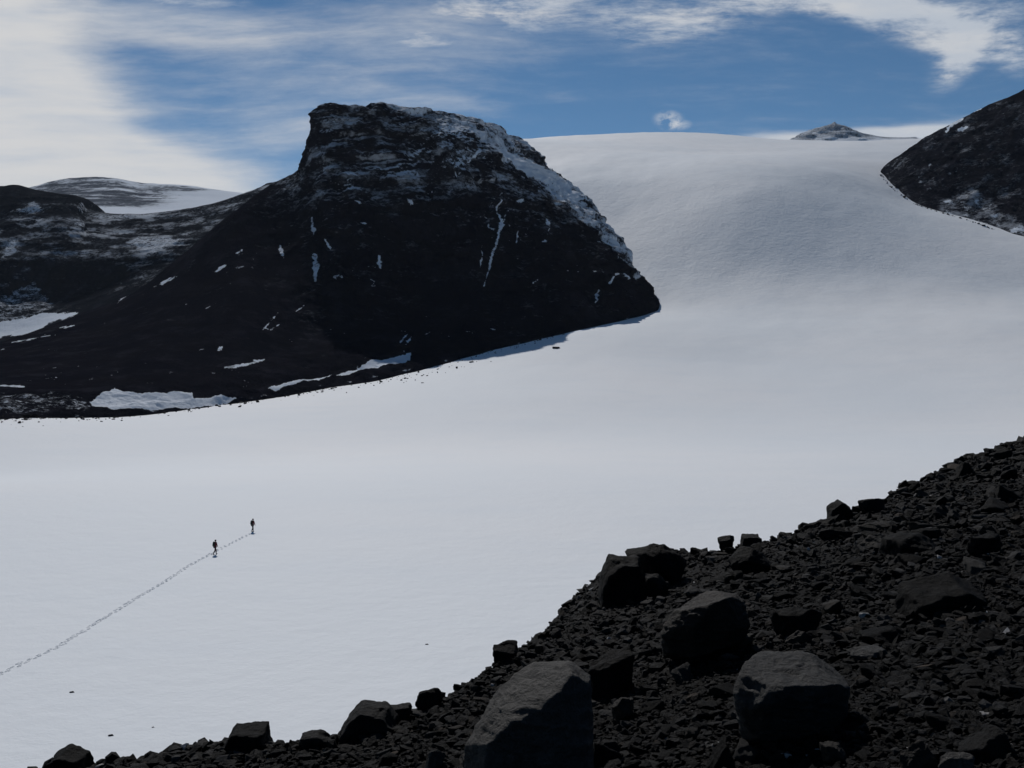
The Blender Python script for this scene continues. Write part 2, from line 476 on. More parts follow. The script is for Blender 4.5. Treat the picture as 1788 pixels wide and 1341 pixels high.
def col(pts, back):
    w_ = [P(*p) for p in pts]
    pre = w_[0] + np.array([0, -14, -9.0])
    return [pre] + w_ + [w_[-1] + np.array(b) for b in back]


def make_crag():
    bk = [(-6, 45, -10), (-10, 130, -75), (-10, 220, -190)]
    bL = [(-15, 25, -12), (-40, 70, -45), (-60, 140, -110)]
    bR = [(4, 22, -9), (8, 45, -30), (10, 75, -70)]
    bT = [(2, 5, -3), (3, 10, -9), (4, 16, -20)]
    D = [
        ([(-250, 757, 330), (-250, 738, 350), (-250, 715, 380), (-250, 695, 420), (-250, 680, 440), (-250, 665, 470)], bL),
        ([(0, 732, 368), (0, 703, 392), (0, 674, 430), (0, 640, 490), (0, 620, 540), (0, 598, 600)], bL),
        ([(150, 730, 385), (155, 698, 412), (158, 662, 455), (155, 605, 540), (152, 575, 600), (150, 545, 680)], bL),
        ([(260, 722, 402), (262, 690, 428), (262, 648, 470), (258, 575, 560), (248, 540, 620), (235, 510, 690)], bL),
        ([(340, 714, 418), (342, 685, 444), (345, 630, 500), (335, 530, 600), (320, 490, 650), (300, 460, 700)], bL),
        ([(430, 699, 440), (430, 668, 465), (430, 608, 520), (415, 480, 620), (402, 425, 665), (390, 385, 700)], bL),
        ([(500, 688, 457), (500, 655, 489), (500, 590, 557), (485, 450, 656), (478, 380, 702), (468, 326, 736)], bL),
        ([(570, 676, 480), (570, 642, 514), (560, 570, 582), (545, 430, 656), (535, 355, 696), (518, 300, 731)], bL),
        ([(600, 670, 488), (600, 635, 522), (595, 560, 590), (580, 400, 660), (556, 320, 694), (531, 284, 720)], bk),
        ([(630, 665, 495), (630, 632, 526), (622, 555, 597), (600, 385, 664), (572, 300, 696), (544, 236, 718)], bk),
        ([(650, 661, 500), (650, 630, 532), (642, 550, 602), (620, 370, 666), (590, 265, 702), (560, 195, 726)], bk),
        ([(700, 651, 520), (700, 620, 550), (692, 540, 614), (675, 350, 676), (640, 255, 706), (592, 185, 728)], bk),
        ([(740, 642, 530), (740, 612, 559), (732, 532, 617), (712, 350, 679), (680, 245, 710), (636, 188, 730)], bk),
        ([(780, 632, 540), (780, 602, 567), (770, 525, 622), (750, 350, 682), (715, 240, 714), (662, 181, 734)], bk),
        ([(850, 613, 560), (850, 587, 584), (842, 512, 626), (812, 350, 674), (778, 240, 700), (745, 195, 744)], bk),
        ([(930, 594, 580), (930, 570, 600), (915, 490, 640), (868, 360, 691), (835, 245, 718), (830, 212, 786)], bk),
        ([(1000, 579, 602), (1000, 557, 618), (985, 480, 654), (930, 365, 706), (880, 278, 738), (900, 241, 836)], bR),
        ([(1050, 567, 626), (1050, 545, 642), (1035, 485, 668), (985, 400, 714), (930, 315, 752), (966, 300, 846)], bR),
        ([(1080, 560, 640), (1080, 542, 648), (1070, 490, 672), (1030, 425, 712), (980, 360, 745), (1012, 338, 815)], bR),
        ([(1110, 553, 658), (1112, 538, 664), (1102, 505, 682), (1075, 462, 712), (1045, 415, 735), (1062, 392, 780)], bR),
        ([(1135, 546, 678), (1135, 538, 682), (1128, 520, 692), (1108, 495, 712), (1095, 470, 722), (1104, 466, 745)], bT),
        ([(1147, 538, 690), (1148, 534, 693), (1146, 528, 698), (1140, 518, 706), (1138, 515, 710), (1140, 515, 716)], bT),
        ([(1152, 534, 700), (1152, 532, 702), (1152, 530, 704), (1150, 528, 708), (1150, 527, 711), (1151, 527, 716)], bT)]
    G, s, t = loft([col(a, b) for a, b in D], 1050, 620)
    ny, nx, _ = G.shape
    N = normals_grid(G); p = G.reshape(-1, 3); n = N.reshape(-1, 3)
    px, py = to_px(p)
    T = np.repeat(t, nx); Sx = np.tile(s, ny)
    # rows: 0 pre, 1 base, 2 low, 3 mid, 4 up, 5 edge, 6 ridge, 7.. back
    cliff = sstep(Sx + 3 * fbm(p, 40, 4, off=19), 5.0, 8.2) * sstep(T + 1.3 * fbm(p, 45, 4, off=9), 2.7, 3.7) + sstep(Sx, 13, 16) * sstep(T, 1.3, 2.2)
    cliff = np.clip(cliff, 0, 1) * (1 - 0.45 * sstep(T, 6.2, 7.2))
    fade = (1 - .6 * np.exp(-((Sx - 8.0) / 1.4) ** 2) * sstep(T, 4, 5.5)) * sstep(T, 0.9, 2.0) * (1 - sstep(Sx, 20.5, 22) * 0.9)
    hor = n.copy(); hor[:, 2] *= 0.35
    warp = fbm(p, 45, 3, off=3.1)[:, None] * 14
    q = p + warp * np.array([1, 1, 0.6])
    butt = fbm(q * np.array([1, 1, 0.28]), 42, 5, 0.52, 1.7, True)
    gul = fbm(q * np.array([1, 1, 0.22]), 15, 4, 0.5, 5.7, True)
    rough = fbm(q, 11, 6, 0.6)
    zz = q[:, 2] + 4 * fbm(p, 80, 3, off=21) - 0.05 * q[:, 0]
    st = ((zz / 17.0) % 1.0); strat = sstep(st, 0.0, 0.16) - st
    st2 = ((zz / 5.3 + fbm(p, 30, 2, off=2)) % 1.0); strat2 = sstep(st2, 0.0, 0.2) - st2
    crack = fbm(q * np.array([1, 1, .5]), 5.5, 4, 0.6, 15.7, True)
    d = 1.5 * cliff * (9 * (butt - butt.mean()) + 7 * (gul - gul.mean()) + 3.5 * rough + 2.2 * (crack - crack.mean()) + (2.8 * strat + 1.3 * strat2) * (0.3 + 1.6 * sstep(fbm(p, 40, 3, off=33), -.1, .3)))
    d += (1 - cliff) * (2.2 * fbm(q, 26, 5, 0.55, 8.8) + 0.45 * fbm(p, 3.5, 4, 0.6, 3.3))
    # left end of the summit block and notch ridge
    g = p + hor * (d * fade)[:, None]
    # moraine hummocks near the ice
    hum = sstep(T, 0.6, 1.1) * (1 - sstep(T, 2.2, 3.0)) * (1 - sstep(Sx, 13, 15))
    g[:, 2] += hum * (3.4 * fbm(p, 11, 5, 0.62, 4.4) + 0.5)
    # a low ice-cored ridge along the margin with a snow trough behind it
    rid = np.exp(-((T - 1.35) / 0.16) ** 2) * (1 - sstep(Sx, 12, 14)) * sstep(Sx, 1.5, 2.5)
    g[:, 2] += 1.1 * rid - 1.2 * np.exp(-((T - 1.75) / 0.18) ** 2) * (1 - sstep(Sx, 9, 11)) * sstep(Sx, 1.5, 2.5)
    gp = g.reshape(G.shape); NN = normals_grid(gp).reshape(-1, 3); nz = np.abs(NN[:, 2])
    jit = 10 * fbm(p, 9, 4, 0.6, 1.1) + 9 * fbm(p, 2.6, 4, 0.65, 7.1); jit2 = 22 * fbm(p * np.array([1, 1, 2.2]), 12, 6, 0.68, 6.1)
    # --- snow: dust that stays on ledges, more of it high up and on the sheltered right flank
    hi = sstep(py + 40 * fbm(p, 60, 3, off=12), 420, 215) * cliff
    a = -0.22 + 0.40 * hi + 0.34 * sstep(nz, 0.45, 0.85) * sstep(py, 400, 330)
    band = polys_mask(px, py, [[(535, 290), (700, 270), (790, 205), (850, 262), (760, 350), (650, 345), (480, 350), (450, 345)]], jit2, 34)
    a += 0.30 * band * (0.5 + 0.9 * sstep(fbm(p * np.array([1, 1, 1.6]), 22, 4, 0.6, 15), -0.1, 0.25))
    a -= 0.5 * polys_mask(px, py, [[(560, 195), (640, 200), (700, 235), (690, 285), (620, 285), (545, 285), (545, 235)]], jit2, 26)
    flank = polys_mask(px, py, [[(655, 176), (760, 190), (840, 205), (930, 235), (1000, 300), (1060, 360), (1130, 470), (1108, 492), (1075, 448), (1000, 382),
                                 (930, 318), (870, 285), (850, 258), (815, 226), (735, 208), (690, 192)]], jit2 * 0.7, 12)
    a = np.maximum(a, flank * (0.40 + 0.34 * sstep(fbm(p, 16, 4, 0.6, 11), -0.28, 0.22)))
    strip = polys_mask(px, py, [[(850, 258), (885, 262), (935, 288), (1000, 330), (1025, 352), (1000, 352), (940, 318), (890, 290)]], jit, 6)
    a = np.maximum(a, strip * 0.85)
    # exposed rock rib on the far skyline above that strip
    rib = polys_mask(px, py, [[(890, 252), (925, 262), (962, 296), (972, 312), (940, 298), (905, 275)]], jit, 6)
    a = np.where(rib > 0.5, np.minimum(a, 0.38), a)
    strokes = [((870, 340), (868, 372), (872, 392), (862, 430), (853, 470), (845, 500), 5.0), ((885, 370), (874, 392), 3), ((840, 430), (838, 470), 2), ((905, 395), (900, 430), 2), ((838, 258), (822, 282), 4), ((547, 440), (552, 462), (550, 488), 8),
               ((488, 428), (495, 450), 6), ((545, 380), (548, 410), 5), ((660, 448), (664, 470), 6), ((268, 502), (308, 482), 3.2), ((375, 475), (397, 461), 3),
               ((412, 442), (424, 436), 4), ((392, 643), (425, 638), (462, 628), 5), ((455, 580), (472, 562), (486, 545), 2.6), ((462, 583), (488, 566), 2),
               ((515, 545), (532, 535), 2.4), ((698, 600), (714, 583), 2.6), ((708, 604), (718, 590), 2.4), ((1036, 530), (1046, 505), 4), ((1085, 478), (1095, 492), 4),
               ((380, 612), (390, 606), 5), ((105, 573), (131, 568), 2.6), ((20, 598), (96, 584), 2.4), ((0, 612), (12, 609), 2.2), ((0, 673), (44, 675), 2.6),
               ((925, 500), (935, 495), 3), ((950, 385), (956, 410), 4), ((945, 425), (955, 420), 4), ((710, 355), (718, 362), 5), ((630, 388), (640, 392), 5),
               ((620, 355), (632, 360), 4), ((900, 353), (908, 356), 3), ((205, 528), (245, 492), 4), ((572, 420), (578, 436), 4), ((1062, 500), (1070, 480), 4)]
    a = np.maximum(a, strokes_mask(px, py, strokes, 4.5 * fbm(p, 8, 3, .55, 71) + 3.5 * fbm(p, 2.5, 3, .6, 72)) * (0.72 + .7 * fbm(p, 9, 3, .6, 77)))
    A_ = [(155, 700), (180, 690), (200, 680), (215, 684), (240, 688), (300, 686), (335, 688), (342, 698), (362, 700), (385, 697), (412, 701), (385, 708), (330, 713), (260, 718), (190, 719)]
    B_ = [(462, 684), (520, 668), (600, 650), (650, 632), (700, 624), (718, 616), (716, 630), (680, 640), (640, 646), (600, 658), (530, 674), (480, 685)]
    a = np.maximum(a, polys_mask(px, py, [A_, B_], jit2 * 0.3, 2.5) * 1.1)
    spk = polys_mask(px, py, [[(-40, 682), (60, 684), (150, 694), (172, 712), (150, 724), (-40, 724)]], jit2, 14)
    a = np.maximum(a, spk * (0.42 + 0.5 * fbm(p * np.array([1, 0.35, 1]), 3.0, 4, 0.6, 31)))
    # fringes where snow breaks up between stones along the ice margin
    edge = sstep(T, 0.9, 1.0) * (1 - sstep(T, 1.0, 1.2))
    a = np.maximum(a, edge * (0.25 + 1.3 * fbm(p, 5, 3, 0.6, 19)))
    fleck = sstep(fbm(p * np.array([1, 1, .7]), 5.5, 4, 0.62, 41), 0.17, 0.27) * sstep(fbm(p, 50, 3, .5, 43), -.08, .15)
    a += 0.62 * fleck * (1 - sstep(T, 5, 6)) * sstep(T, 1.2, 2.0)
    dust = 0.30 * polys_mask(px, py, [[(540, 180), (700, 175), (900, 240), (1010, 350), (1060, 440), (980, 400), (900, 345), (850, 330), (800, 345), (700, 350), (560, 350), (470, 345), (470, 315), (530, 280)]], jit2 * 1.5, 40)
    dust *= 0.1 + 1.3 * sstep(fbm(p * np.array([.8, .8, 1.8]), 24, 6, .62, 51), -.08, .2)
    dust *= 1 - .75 * polys_mask(px, py, [[(600, 225), (720, 228), (760, 245), (740, 275), (640, 282), (590, 262)], [(780, 225), (830, 222), (850, 262), (800, 270), (780, 255)]], jit2, 20)
    dust += .50 * sstep(nz, .48, .78) * cliff * (.25 + .75 * sstep(py + 60 * fbm(p, 70, 3, off=66), 480, 250)) * (.3 + .9 * sstep(fbm(p, 14, 4, .6, 67), -.15, .25))
    dust += 0.06 * sstep(fbm(p, 18, 5, .6, 61), .0, .3) + .08 * sstep(py, 420, 330)
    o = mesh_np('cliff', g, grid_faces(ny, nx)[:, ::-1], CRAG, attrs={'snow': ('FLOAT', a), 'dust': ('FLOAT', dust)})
    tag(o, 'big black rock crag with scree apron and snow dusted right shoulder', 'cliff', kind='structure')
    return o


make_crag()


def make_right_mountain():
    b = [(0, 50, -20), (10, 130, -90), (10, 220, -200)]; bt = [(4, 8, -5), (8, 16, -14), (10, 26, -30)]
    D = [([(1538, 302, 1030), (1538, 300, 1032), (1538, 299, 1034), (1539, 298, 1037), (1540, 297, 1040)], bt),
         ([(1548, 322, 1000), (1547, 312, 1008), (1545, 303, 1018), (1546, 294, 1030), (1550, 287, 1040)], bt),
         ([(1560, 334, 972), (1560, 322, 982), (1560, 308, 998), (1563, 290, 1018), (1570, 272, 1035)], b),
         ([(1600, 355, 927), (1600, 335, 945), (1600, 305, 965), (1602, 272, 992), (1610, 246, 1025)], b),
         ([(1680, 379, 882), (1680, 352, 905), (1678, 305, 935), (1678, 248, 970), (1672, 212, 1010)], b),
         ([(1740, 398, 848), (1740, 365, 875), (1738, 305, 912), (1735, 230, 955), (1725, 186, 1000)], b),
         ([(1788, 413, 820), (1788, 375, 850), (1788, 310, 892), (1788, 215, 940), (1788, 160, 985)], b),
         ([(1950, 452, 760), (1950, 405, 790), (1950, 320, 840), (1950, 190, 900), (1950, 85, 960)], b),
         ([(2200, 522, 700), (2200, 450, 740), (2200, 330, 800), (2200, 150, 880), (2200, 30, 940)], b),
         ([(2800, 600, 620), (2800, 500, 680), (2800, 340, 760), (2800, 150, 860), (2800, 40, 920)], b)]
    G, s, t = loft([col(a, c) for a, c in D], 620, 330)
    # concentrate columns on the part in view
    ny, nx, _ = G.shape; N = normals_grid(G); p = G.reshape(-1, 3); n = N.reshape(-1, 3); px, py = to_px(p)
    T = np.repeat(t, nx); Sx = np.tile(s, ny)
    fade = 1.6 * sstep(T, 0.95, 2.2) * (0.25 + 0.75 * sstep(Sx, 1.0, 3.5))
    q = p + fbm(p, 45, 3, off=3.1)[:, None] * 12
    hor = n.copy(); hor[:, 2] *= 0.5
    zz = q[:, 2] + 0.18 * q[:, 0]; st = (zz / 16) % 1.0
    d = 5.5 * (fbm(q * np.array([1, 1, .3]), 48, 5, .52, 2.2, True) - .1) + 2.8 * fbm(q, 12, 5, .6) + 0.8 * (sstep(st, 0, .2) - st) * (1 + 2 * fbm(p, 30, 2)) + 3 * (fbm(q * np.array([1, 1, .3]), 17, 4, .55, 5.2, True) - .1)
    g = p + hor * (d * fade * (1 - 0.5 * sstep(T, 4.6, 5.2)))[:, None]
    nz = np.abs(normals_grid(g.reshape(G.shape)).reshape(-1, 3)[:, 2])
    jit = 16 * fbm(p, 14, 5, .66, 6.1)
    a = -0.12 + 0.25 * sstep(nz, .55, .9) + 0.34 * sstep(fbm(p, 20, 5, .65, 8), 0.0, .3)
    low = polys_mask(px, py, [[(1640, 348), (1700, 330), (1745, 365), (1800, 400), (1830, 420), (1720, 400), (1640, 375)]], jit, 16)
    a = np.maximum(a, low * (0.30 + .55 * sstep(fbm(p, 10, 4, .6, 18), -.1, .35)))
    up = polys_mask(px, py, [[(1560, 300), (1600, 290), (1640, 262), (1690, 252), (1700, 290), (1640, 330), (1600, 345), (1580, 325)]], jit, 14)
    a = np.maximum(a, up * (0.12 + .45 * sstep(fbm(p, 9, 4, .6, 28), -.05, .35)))
    a = np.maximum(a, strokes_mask(px, py, [((1655, 225), (1668, 214), (1682, 208), 5), ((1652, 234), (1660, 222), 3), ((1700, 196), (1716, 190), 3), ((1745, 176), (1765, 168), 2),
                                            ((1672, 228), (1690, 222), 5), ((1690, 385), (1740, 398), 2.5), ((1725, 396), (1745, 400), 4), ((1765, 405), (1778, 400), 5)], jit * .3) * .9)
    edge = sstep(T, .9, 1.) * (1 - sstep(T, 1.0, 1.15)); a += 0 * edge
    dust = 0.10 + .24 * sstep(fbm(p, 22, 5, .6, 61), -.05, .3) + .25 * low
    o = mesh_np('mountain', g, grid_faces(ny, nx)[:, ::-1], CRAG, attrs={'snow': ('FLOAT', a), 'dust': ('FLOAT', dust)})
    tag(o, 'steep black rock spur running down to the glacier at its right side', 'mountain', kind='structure')


make_right_mountain()


def make_headwall():
    b = [(0, 60, -2), (0, 160, -30), (0, 300, -120)]
    D = []
    for px, f, v, m, bn, up, rim in [
            (-500, 600, 585, 500, 440, 400, 345), (-200, 600, 590, 500, 455, 400, 335), (-60, 600, 590, 510, 455, 390, 328), (0, 602, 588, 515, 455, 385, 327),
            (22, 600, 584, 520, 455, 380, 325), (60, 598, 574, 520, 455, 378, 333), (105, 590, 560, 520, 454, 372, 340), (132, 580, 552, 518, 452, 380, 344),
            (150, 575, 548, 515, 450, 400, 368), (200, 560, 530, 500, 448, 402, 374), (260, 550, 510, 480, 440, 402, 374), (320, 530, 490, 462, 430, 396, 367),
            (370, 510, 470, 440, 415, 384, 356), (410, 490, 450, 425, 400, 366, 346), (440, 480, 440, 410, 380, 352, 334), (475, 470, 430, 390, 365, 340, 320),
            (540, 470, 430, 390, 360, 330, 312), (620, 480, 430, 390, 360, 340, 325)]:
        D.append(([(px, f, 830), (px, v, 930), (px, m, 1020), (px, bn, 1060), (px, up, 1150), (px, rim, 1220)], b))
    G, s, t = loft([col(a, c) for a, c in D], 520, 320)
    ny, nx, _ = G.shape; N = normals_grid(G); p = G.reshape(-1, 3); n = N.reshape(-1, 3); px, py = to_px(p)
    T = np.repeat(t, nx)
    q = p + fbm(p, 60, 3, off=3.1)[:, None] * 14
    hor = n.copy(); hor[:, 2] *= 0.4
    wall = sstep(T, 2.2, 2.9) * (1 - 0.75 * sstep(T, 5.6, 6.3))
    zz = q[:, 2] + 5 * fbm(p, 90, 2, off=5); st = (zz / 19) % 1.0; st2 = (zz / 6.0) % 1.0
    d = wall * (9 * (fbm(q * np.array([1, 1, .35]), 60, 5, .55, 2.9, True) - .1) + 3.5 * fbm(q, 16, 5, .6) + (3.2 * (sstep(st, 0, .2) - st) + 1.2 * (sstep(st2, 0, .2) - st2)) * (.6 + 2 * np.abs(fbm(p, 60, 3, off=44))) + 4 * (fbm(q * np.array([1, 1, .35]), 20, 4, .55, 7.9, True) - .1))
    g = p + hor * d[:, None]
    g[:, 2] += (1 - wall) * sstep(T, 1.0, 2.0) * 2.0 * fbm(p, 30, 5, .6, 2.2)
    nz = np.abs(normals_grid(g.reshape(G.shape)).reshape(-1, 3)[:, 2])
    jit = 26 * fbm(p * np.array([1, 1, 2.0]), 26, 7, .7, 6.1)
    a = -0.22 + 0.50 * sstep(nz, .35, .75) * sstep(py, 500, 440) + .16 * fbm(p * np.array([.6, .6, 2]), 26, 4, .6, 9)
    a += 0.12 * sstep(py, 470, 400) * sstep(px, 60, 200) - .45 * polys_mask(px, py, [[(-20, 318), (40, 318), (140, 340), (135, 362), (60, 352), (-20, 372)]], jit * .4, 8)
    a -= .35 * polys_mask(px, py, [[(60, 458), (180, 452), (230, 470), (200, 515), (150, 540), (100, 535), (40, 505)]], jit, 14)
    pat = [[(20, 372), (60, 352), (85, 372), (60, 380), (30, 378)], [(5, 425), (30, 415), (45, 432), (25, 448), (5, 455)], [(215, 425), (245, 410), (300, 412), (330, 420), (290, 440), (275, 455), (240, 440)],
           [(145, 372), (200, 376), (280, 374), (330, 366), (260, 388), (220, 384), (180, 392)], [(105, 395), (160, 385), (165, 398), (120, 404)], [(125, 358), (140, 352), (150, 372), (135, 372)]]
    a = np.maximum(a, polys_mask(px, py, pat, jit * 1.1, 14) * .58)
    fl = [[(-60, 572), (40, 555), (75, 545), (100, 548), (142, 545), (60, 578), (-60, 600)]]
    a = np.maximum(a, polys_mask(px, py, fl, jit * .5, 5) * 1.1)
    mound = polys_mask(px, py, [[(-60, 525), (20, 510), (60, 495), (85, 515), (100, 545), (40, 560), (-60, 572)]], jit, 12)
    a = np.maximum(a, mound * (.46 + .6 * fbm(p * np.array([.4, 1.2, 1.2]) , 9, 4, .6, 31)))
    a -= .5 * polys_mask(px, py, [[(150, 386), (250, 392), (340, 384), (400, 372), (380, 395), (320, 404), (220, 416), (140, 412)], [(10, 385), (110, 380), (120, 400), (60, 420), (10, 410)], [(200, 455), (290, 445), (330, 430), (360, 410), (330, 470), (260, 520), (200, 530)]], jit, 14)
    knob = polys_mask(px, py, [[(-20, 318), (40, 318), (140, 340), (138, 362), (60, 352), (-20, 376)], [(60, 458), (180, 452), (230, 470), (200, 515), (150, 540), (100, 535), (40, 505)]], jit * .5, 10)
    dust = .03 + .20 * sstep(nz, .45, .8) * wall + .27 * sstep(py, 470, 430) * sstep(fbm(p * np.array([1, 1, 2]), 35, 5, .6, 61), -.2, .2) 
    dust *= (1 - .85 * knob) * (.25 + 1.2 * sstep(fbm(p * np.array([.5, .5, 3.0]), 30, 6, .62, 81), -.1, .12))
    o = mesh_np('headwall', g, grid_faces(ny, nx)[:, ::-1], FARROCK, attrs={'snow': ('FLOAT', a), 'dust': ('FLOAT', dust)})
    tag(o, 'banded dark headwall streaked with snow at the head of the left valley', 'cliff', kind='structure')


make_headwall()


def make_far_hill():
    b = [(0, 300, -20), (0, 900, -60), (0, 1500, -200)]
    D = []
    for px, top in [(-900, 330), (-300, 335), (0, 338), (30, 334), (65, 325), (110, 315), (165, 311), (205, 312), (250, 320), (310, 322), (370, 330), (420, 337), (520, 345), (640, 350)]:
        h = 376 - top
        D.append(([(px, 392, 1260), (px, 377, 1500), (px, 376 - h * .25, 1900), (px, 376 - h * .6, 2250), (px, top, 2600)], b))
    G, s, t = loft([col(a, c) for a, c in D], 420, 160)
    ny, nx, _ = G.shape; p = G.reshape(-1, 3).copy(); px, py = to_px(p); T = np.repeat(t, nx)
    p[:, 2] += sstep(T, 2.2, 3.5) * (16 * fbm(p, 320, 5, .5, 2) + 5 * fbm(p, 70, 4, .55, 7)) * (1 - sstep(px, 300, 420) * .8)
    a = 1.0 - .95 * sstep(T, 2.4, 3.4) * (1 - sstep(px, 210, 400)) * (.55 + 1.3 * fbm(p * np.array([.45, 1, 2]), 110, 5, .62, 3))  # snow lowered in streaks, painting blue-grey shadows onto the hill
    a = np.minimum(a, 1.0 - .5 * polys_mask(px, py, [[(225, 323), (300, 322), (395, 332), (300, 338), (230, 336)]], 6 * fbm(p, 90, 3, .6), 8))
    o = mesh_np('hills', p, grid_faces(ny, nx)[:, ::-1], FARHILL, attrs={'snow': ('FLOAT', a)})
    tag(o, 'low snowy hill far behind the left headwall', 'hill', kind='structure')


make_far_hill()


def make_nunatak():
    b = [(0, 30, -6), (0, 90, -40), (0, 150, -90)]
    D = []
    for px, base, top in [(1384, 246, 244), (1392, 247, 238), (1402, 247, 233), (1420, 248, 227), (1442, 249, 221), (1452, 249, 218), (1457, 249, 214), (1462, 249, 217),
                          (1480, 249, 224), (1500, 249, 231), (1520, 248, 236), (1545, 247, 239.5), (1580, 246, 240.5), (1597, 245, 239.5), (1604, 245, 243)]:
        ts = max(top, 223) if 1430 < px < 1490 else top; h = base - ts; k_ = 12 * math.sin(px * .11)
        D.append(([(px, base, 1880 + k_), (px + 3, base - h * .3, 1915 - k_), (px - 4, base - h * .58, 1945 + k_), (px + 1, base - h * .85, 1972), (px, top, 2000)], b))
    G, s, t = loft([col(a, c) for a, c in D], 420, 120)
    ny, nx, _ = G.shape; p = G.reshape(-1, 3).copy(); n = normals_grid(G).reshape(-1, 3); px, py = to_px(p); T = np.repeat(t, nx)
    zz = p[:, 2] + 6 * fbm(p, 60, 3, off=4); st = (zz / 12) % 1.0
    p += n * ((10.0 * fbm(p, 34, 6, .62, 2) + 1.1 * (sstep(st, 0, .25) - st)) * sstep(T, 1, 2) * (1 - sstep(px, 1500, 1540)))[:, None]
    nz = np.abs(normals_grid(p.reshape(G.shape)).reshape(-1, 3)[:, 2])
    a = .22 + .34 * sstep(nz, .3, .7) + .5 * fbm(p * np.array([.4, .4, 2.4]), 14, 4, .6, 9) + .25 * sstep(py, 238, 247) * sstep(px, 1410, 1440)
    o = mesh_np('peak', p, grid_faces(ny, nx)[:, ::-1], FARROCK, attrs={'snow': ('FLOAT', a), 'dust': ('FLOAT', np.full(len(a), .6))})
    tag(o, 'small pointed rock peak standing out of the plateau ice on the skyline', 'peak', kind='structure')


make_nunatak()

# ------------------------------------------------------------------ near moraine slope
PA, PB, PC = -1.62, 0.209, -0.106


def on_plane(px, py):
    dx, dy, dz = ray(px, py); t = PA / (dz - PB * dx - PC * dy)
    return dx * t, dy * t


RIM_PX = [(-400, 1420), (-200, 1385), (0, 1358), (90, 1349), (160, 1345), (230, 1332), (300, 1316), (385, 1306), (480, 1304), (560, 1294), (600, 1284), (700, 1254),
          (770, 1226), (850, 1176), (880, 1156), (950, 1112), (1030, 1066), (1049, 1040), (1056, 1012), (1078, 992), (1100, 983), (1140, 962), (1200, 966), (1250, 966), (1350, 944),
          (1440, 914), (1500, 892), (1560, 869), (1620, 835), (1700, 800), (1788, 771), (1900, 734), (2100, 680)]
RIM = [tuple(float(v) for v in on_plane(*q)) for q in RIM_PX]
RIM = [(-90, -30), (-30, 2)] + RIM + [(RIM[-1][0] + 20, RIM[-1][1] + 6), (120, 60)]
RPOLY = RIM + [(300, -300), (-300, -300)]


def moraine_z(X, Y, fine=True):
    sh = X.shape; X = X.ravel(); Y = Y.ravel()
    Xc = np.clip(X, -15, 45); Yc = np.clip(Y, -30, 60)
    z = PA + PB * Xc + PC * Yc - 0.8 * sstep(np.hypot(X, Y), 2.6, 0.0)
    d = np.where(in_poly(X, Y, RPOLY), 0.0, seg_dist(X, Y, RIM))
    z = z - 1.0 * d * d / (d + 0.25)
    p = np.stack([X, Y, 0 * X], 1)
    z = z + 0.10 * fbm(p, 1.6, 4, .55, 4) * sstep(np.hypot(X, Y), 2, 5)
    if fine: z = z + 0.035 * fbm(p, .25, 4, .6, 14)
    return z.reshape(sh)


def make_haze():
    co = np.array([(x, y, z) for z in (-90, 520) for y in (-3400, 9600) for x in (-7600, 7600)], float)
    f = np.array([[0, 2, 3, 1], [4, 5, 7, 6], [0, 1, 5, 4], [2, 6, 7, 3], [0, 4, 6, 2], [1, 3, 7, 5]])
    m = bpy.data.materials.new('haze_air'); m.use_nodes = True; t = NT(m.node_tree)
    out = t.n('ShaderNodeOutputMaterial'); v = t.n('ShaderNodeVolumePrincipled'); v.inputs['Density'].default_value = HAZE
    v.inputs['Color'].default_value = (.72, .84, 1, 1); v.inputs['Anisotropy'].default_value = 0.3
    t.l(v.outputs[0], out.inputs['Volume'])
    tag(mesh_np('haze', co, f, m, smooth=False), 'thin cold air haze over the glacier', 'haze', kind='stuff')


HAZE = 1.5e-5
make_haze()


def make_moraine():
    xs = axis(-120, 140, -9, 15, .07, 1.08); ys = axis(-120, 90, 3.2, 22, .07, 1.08)
    X, Y = np.meshgrid(xs, ys); Z = moraine_z(X, Y)
    o = mesh_np('ground', np.stack([X.ravel(), Y.ravel(), Z.ravel()], 1), grid_faces(len(ys), len(xs)), GRIT)
    tag(o, 'near moraine slope of dark volcanic grit', 'ground', kind='structure')


make_moraine()


# ------------------------------------------------------------------ stones
def hull_template(seed, n=15, flat=1.0):
    r = random.Random(seed); bm = bmesh.new()
    for _ in range(n):
        v = Vector((r.gauss(0, 1), r.gauss(0, 1), r.gauss(0, 1))).normalized() * r.uniform(.75, 1.0)
        v = Vector((max(-.78, min(.78, v.x)), max(-.72, min(.72, v.y)), max(-.7, min(.7, v.z)) * flat)); bm.verts.new(v)
    res = bmesh.ops.convex_hull(bm, input=bm.verts)
    bmesh.ops.delete(bm, geom=[e for e in res['geom_interior'] if isinstance(e, bmesh.types.BMVert)], context='VERTS')
    bm.verts.ensure_lookup_table(); bmesh.ops.triangulate(bm, faces=bm.faces)
    bmesh.ops.recalc_face_normals(bm, faces=bm.faces)
    bm.verts.index_update()
    co = np.array([v.co[:] for v in bm.verts]); f = np.array([[v.index for v in q.verts] for q in bm.faces]); bm.free(); return co, f


HT = [hull_template(100 + i, 10 + i % 7 + 4, (1, .8, .5, .38)[i % 4]) for i in range(28)]


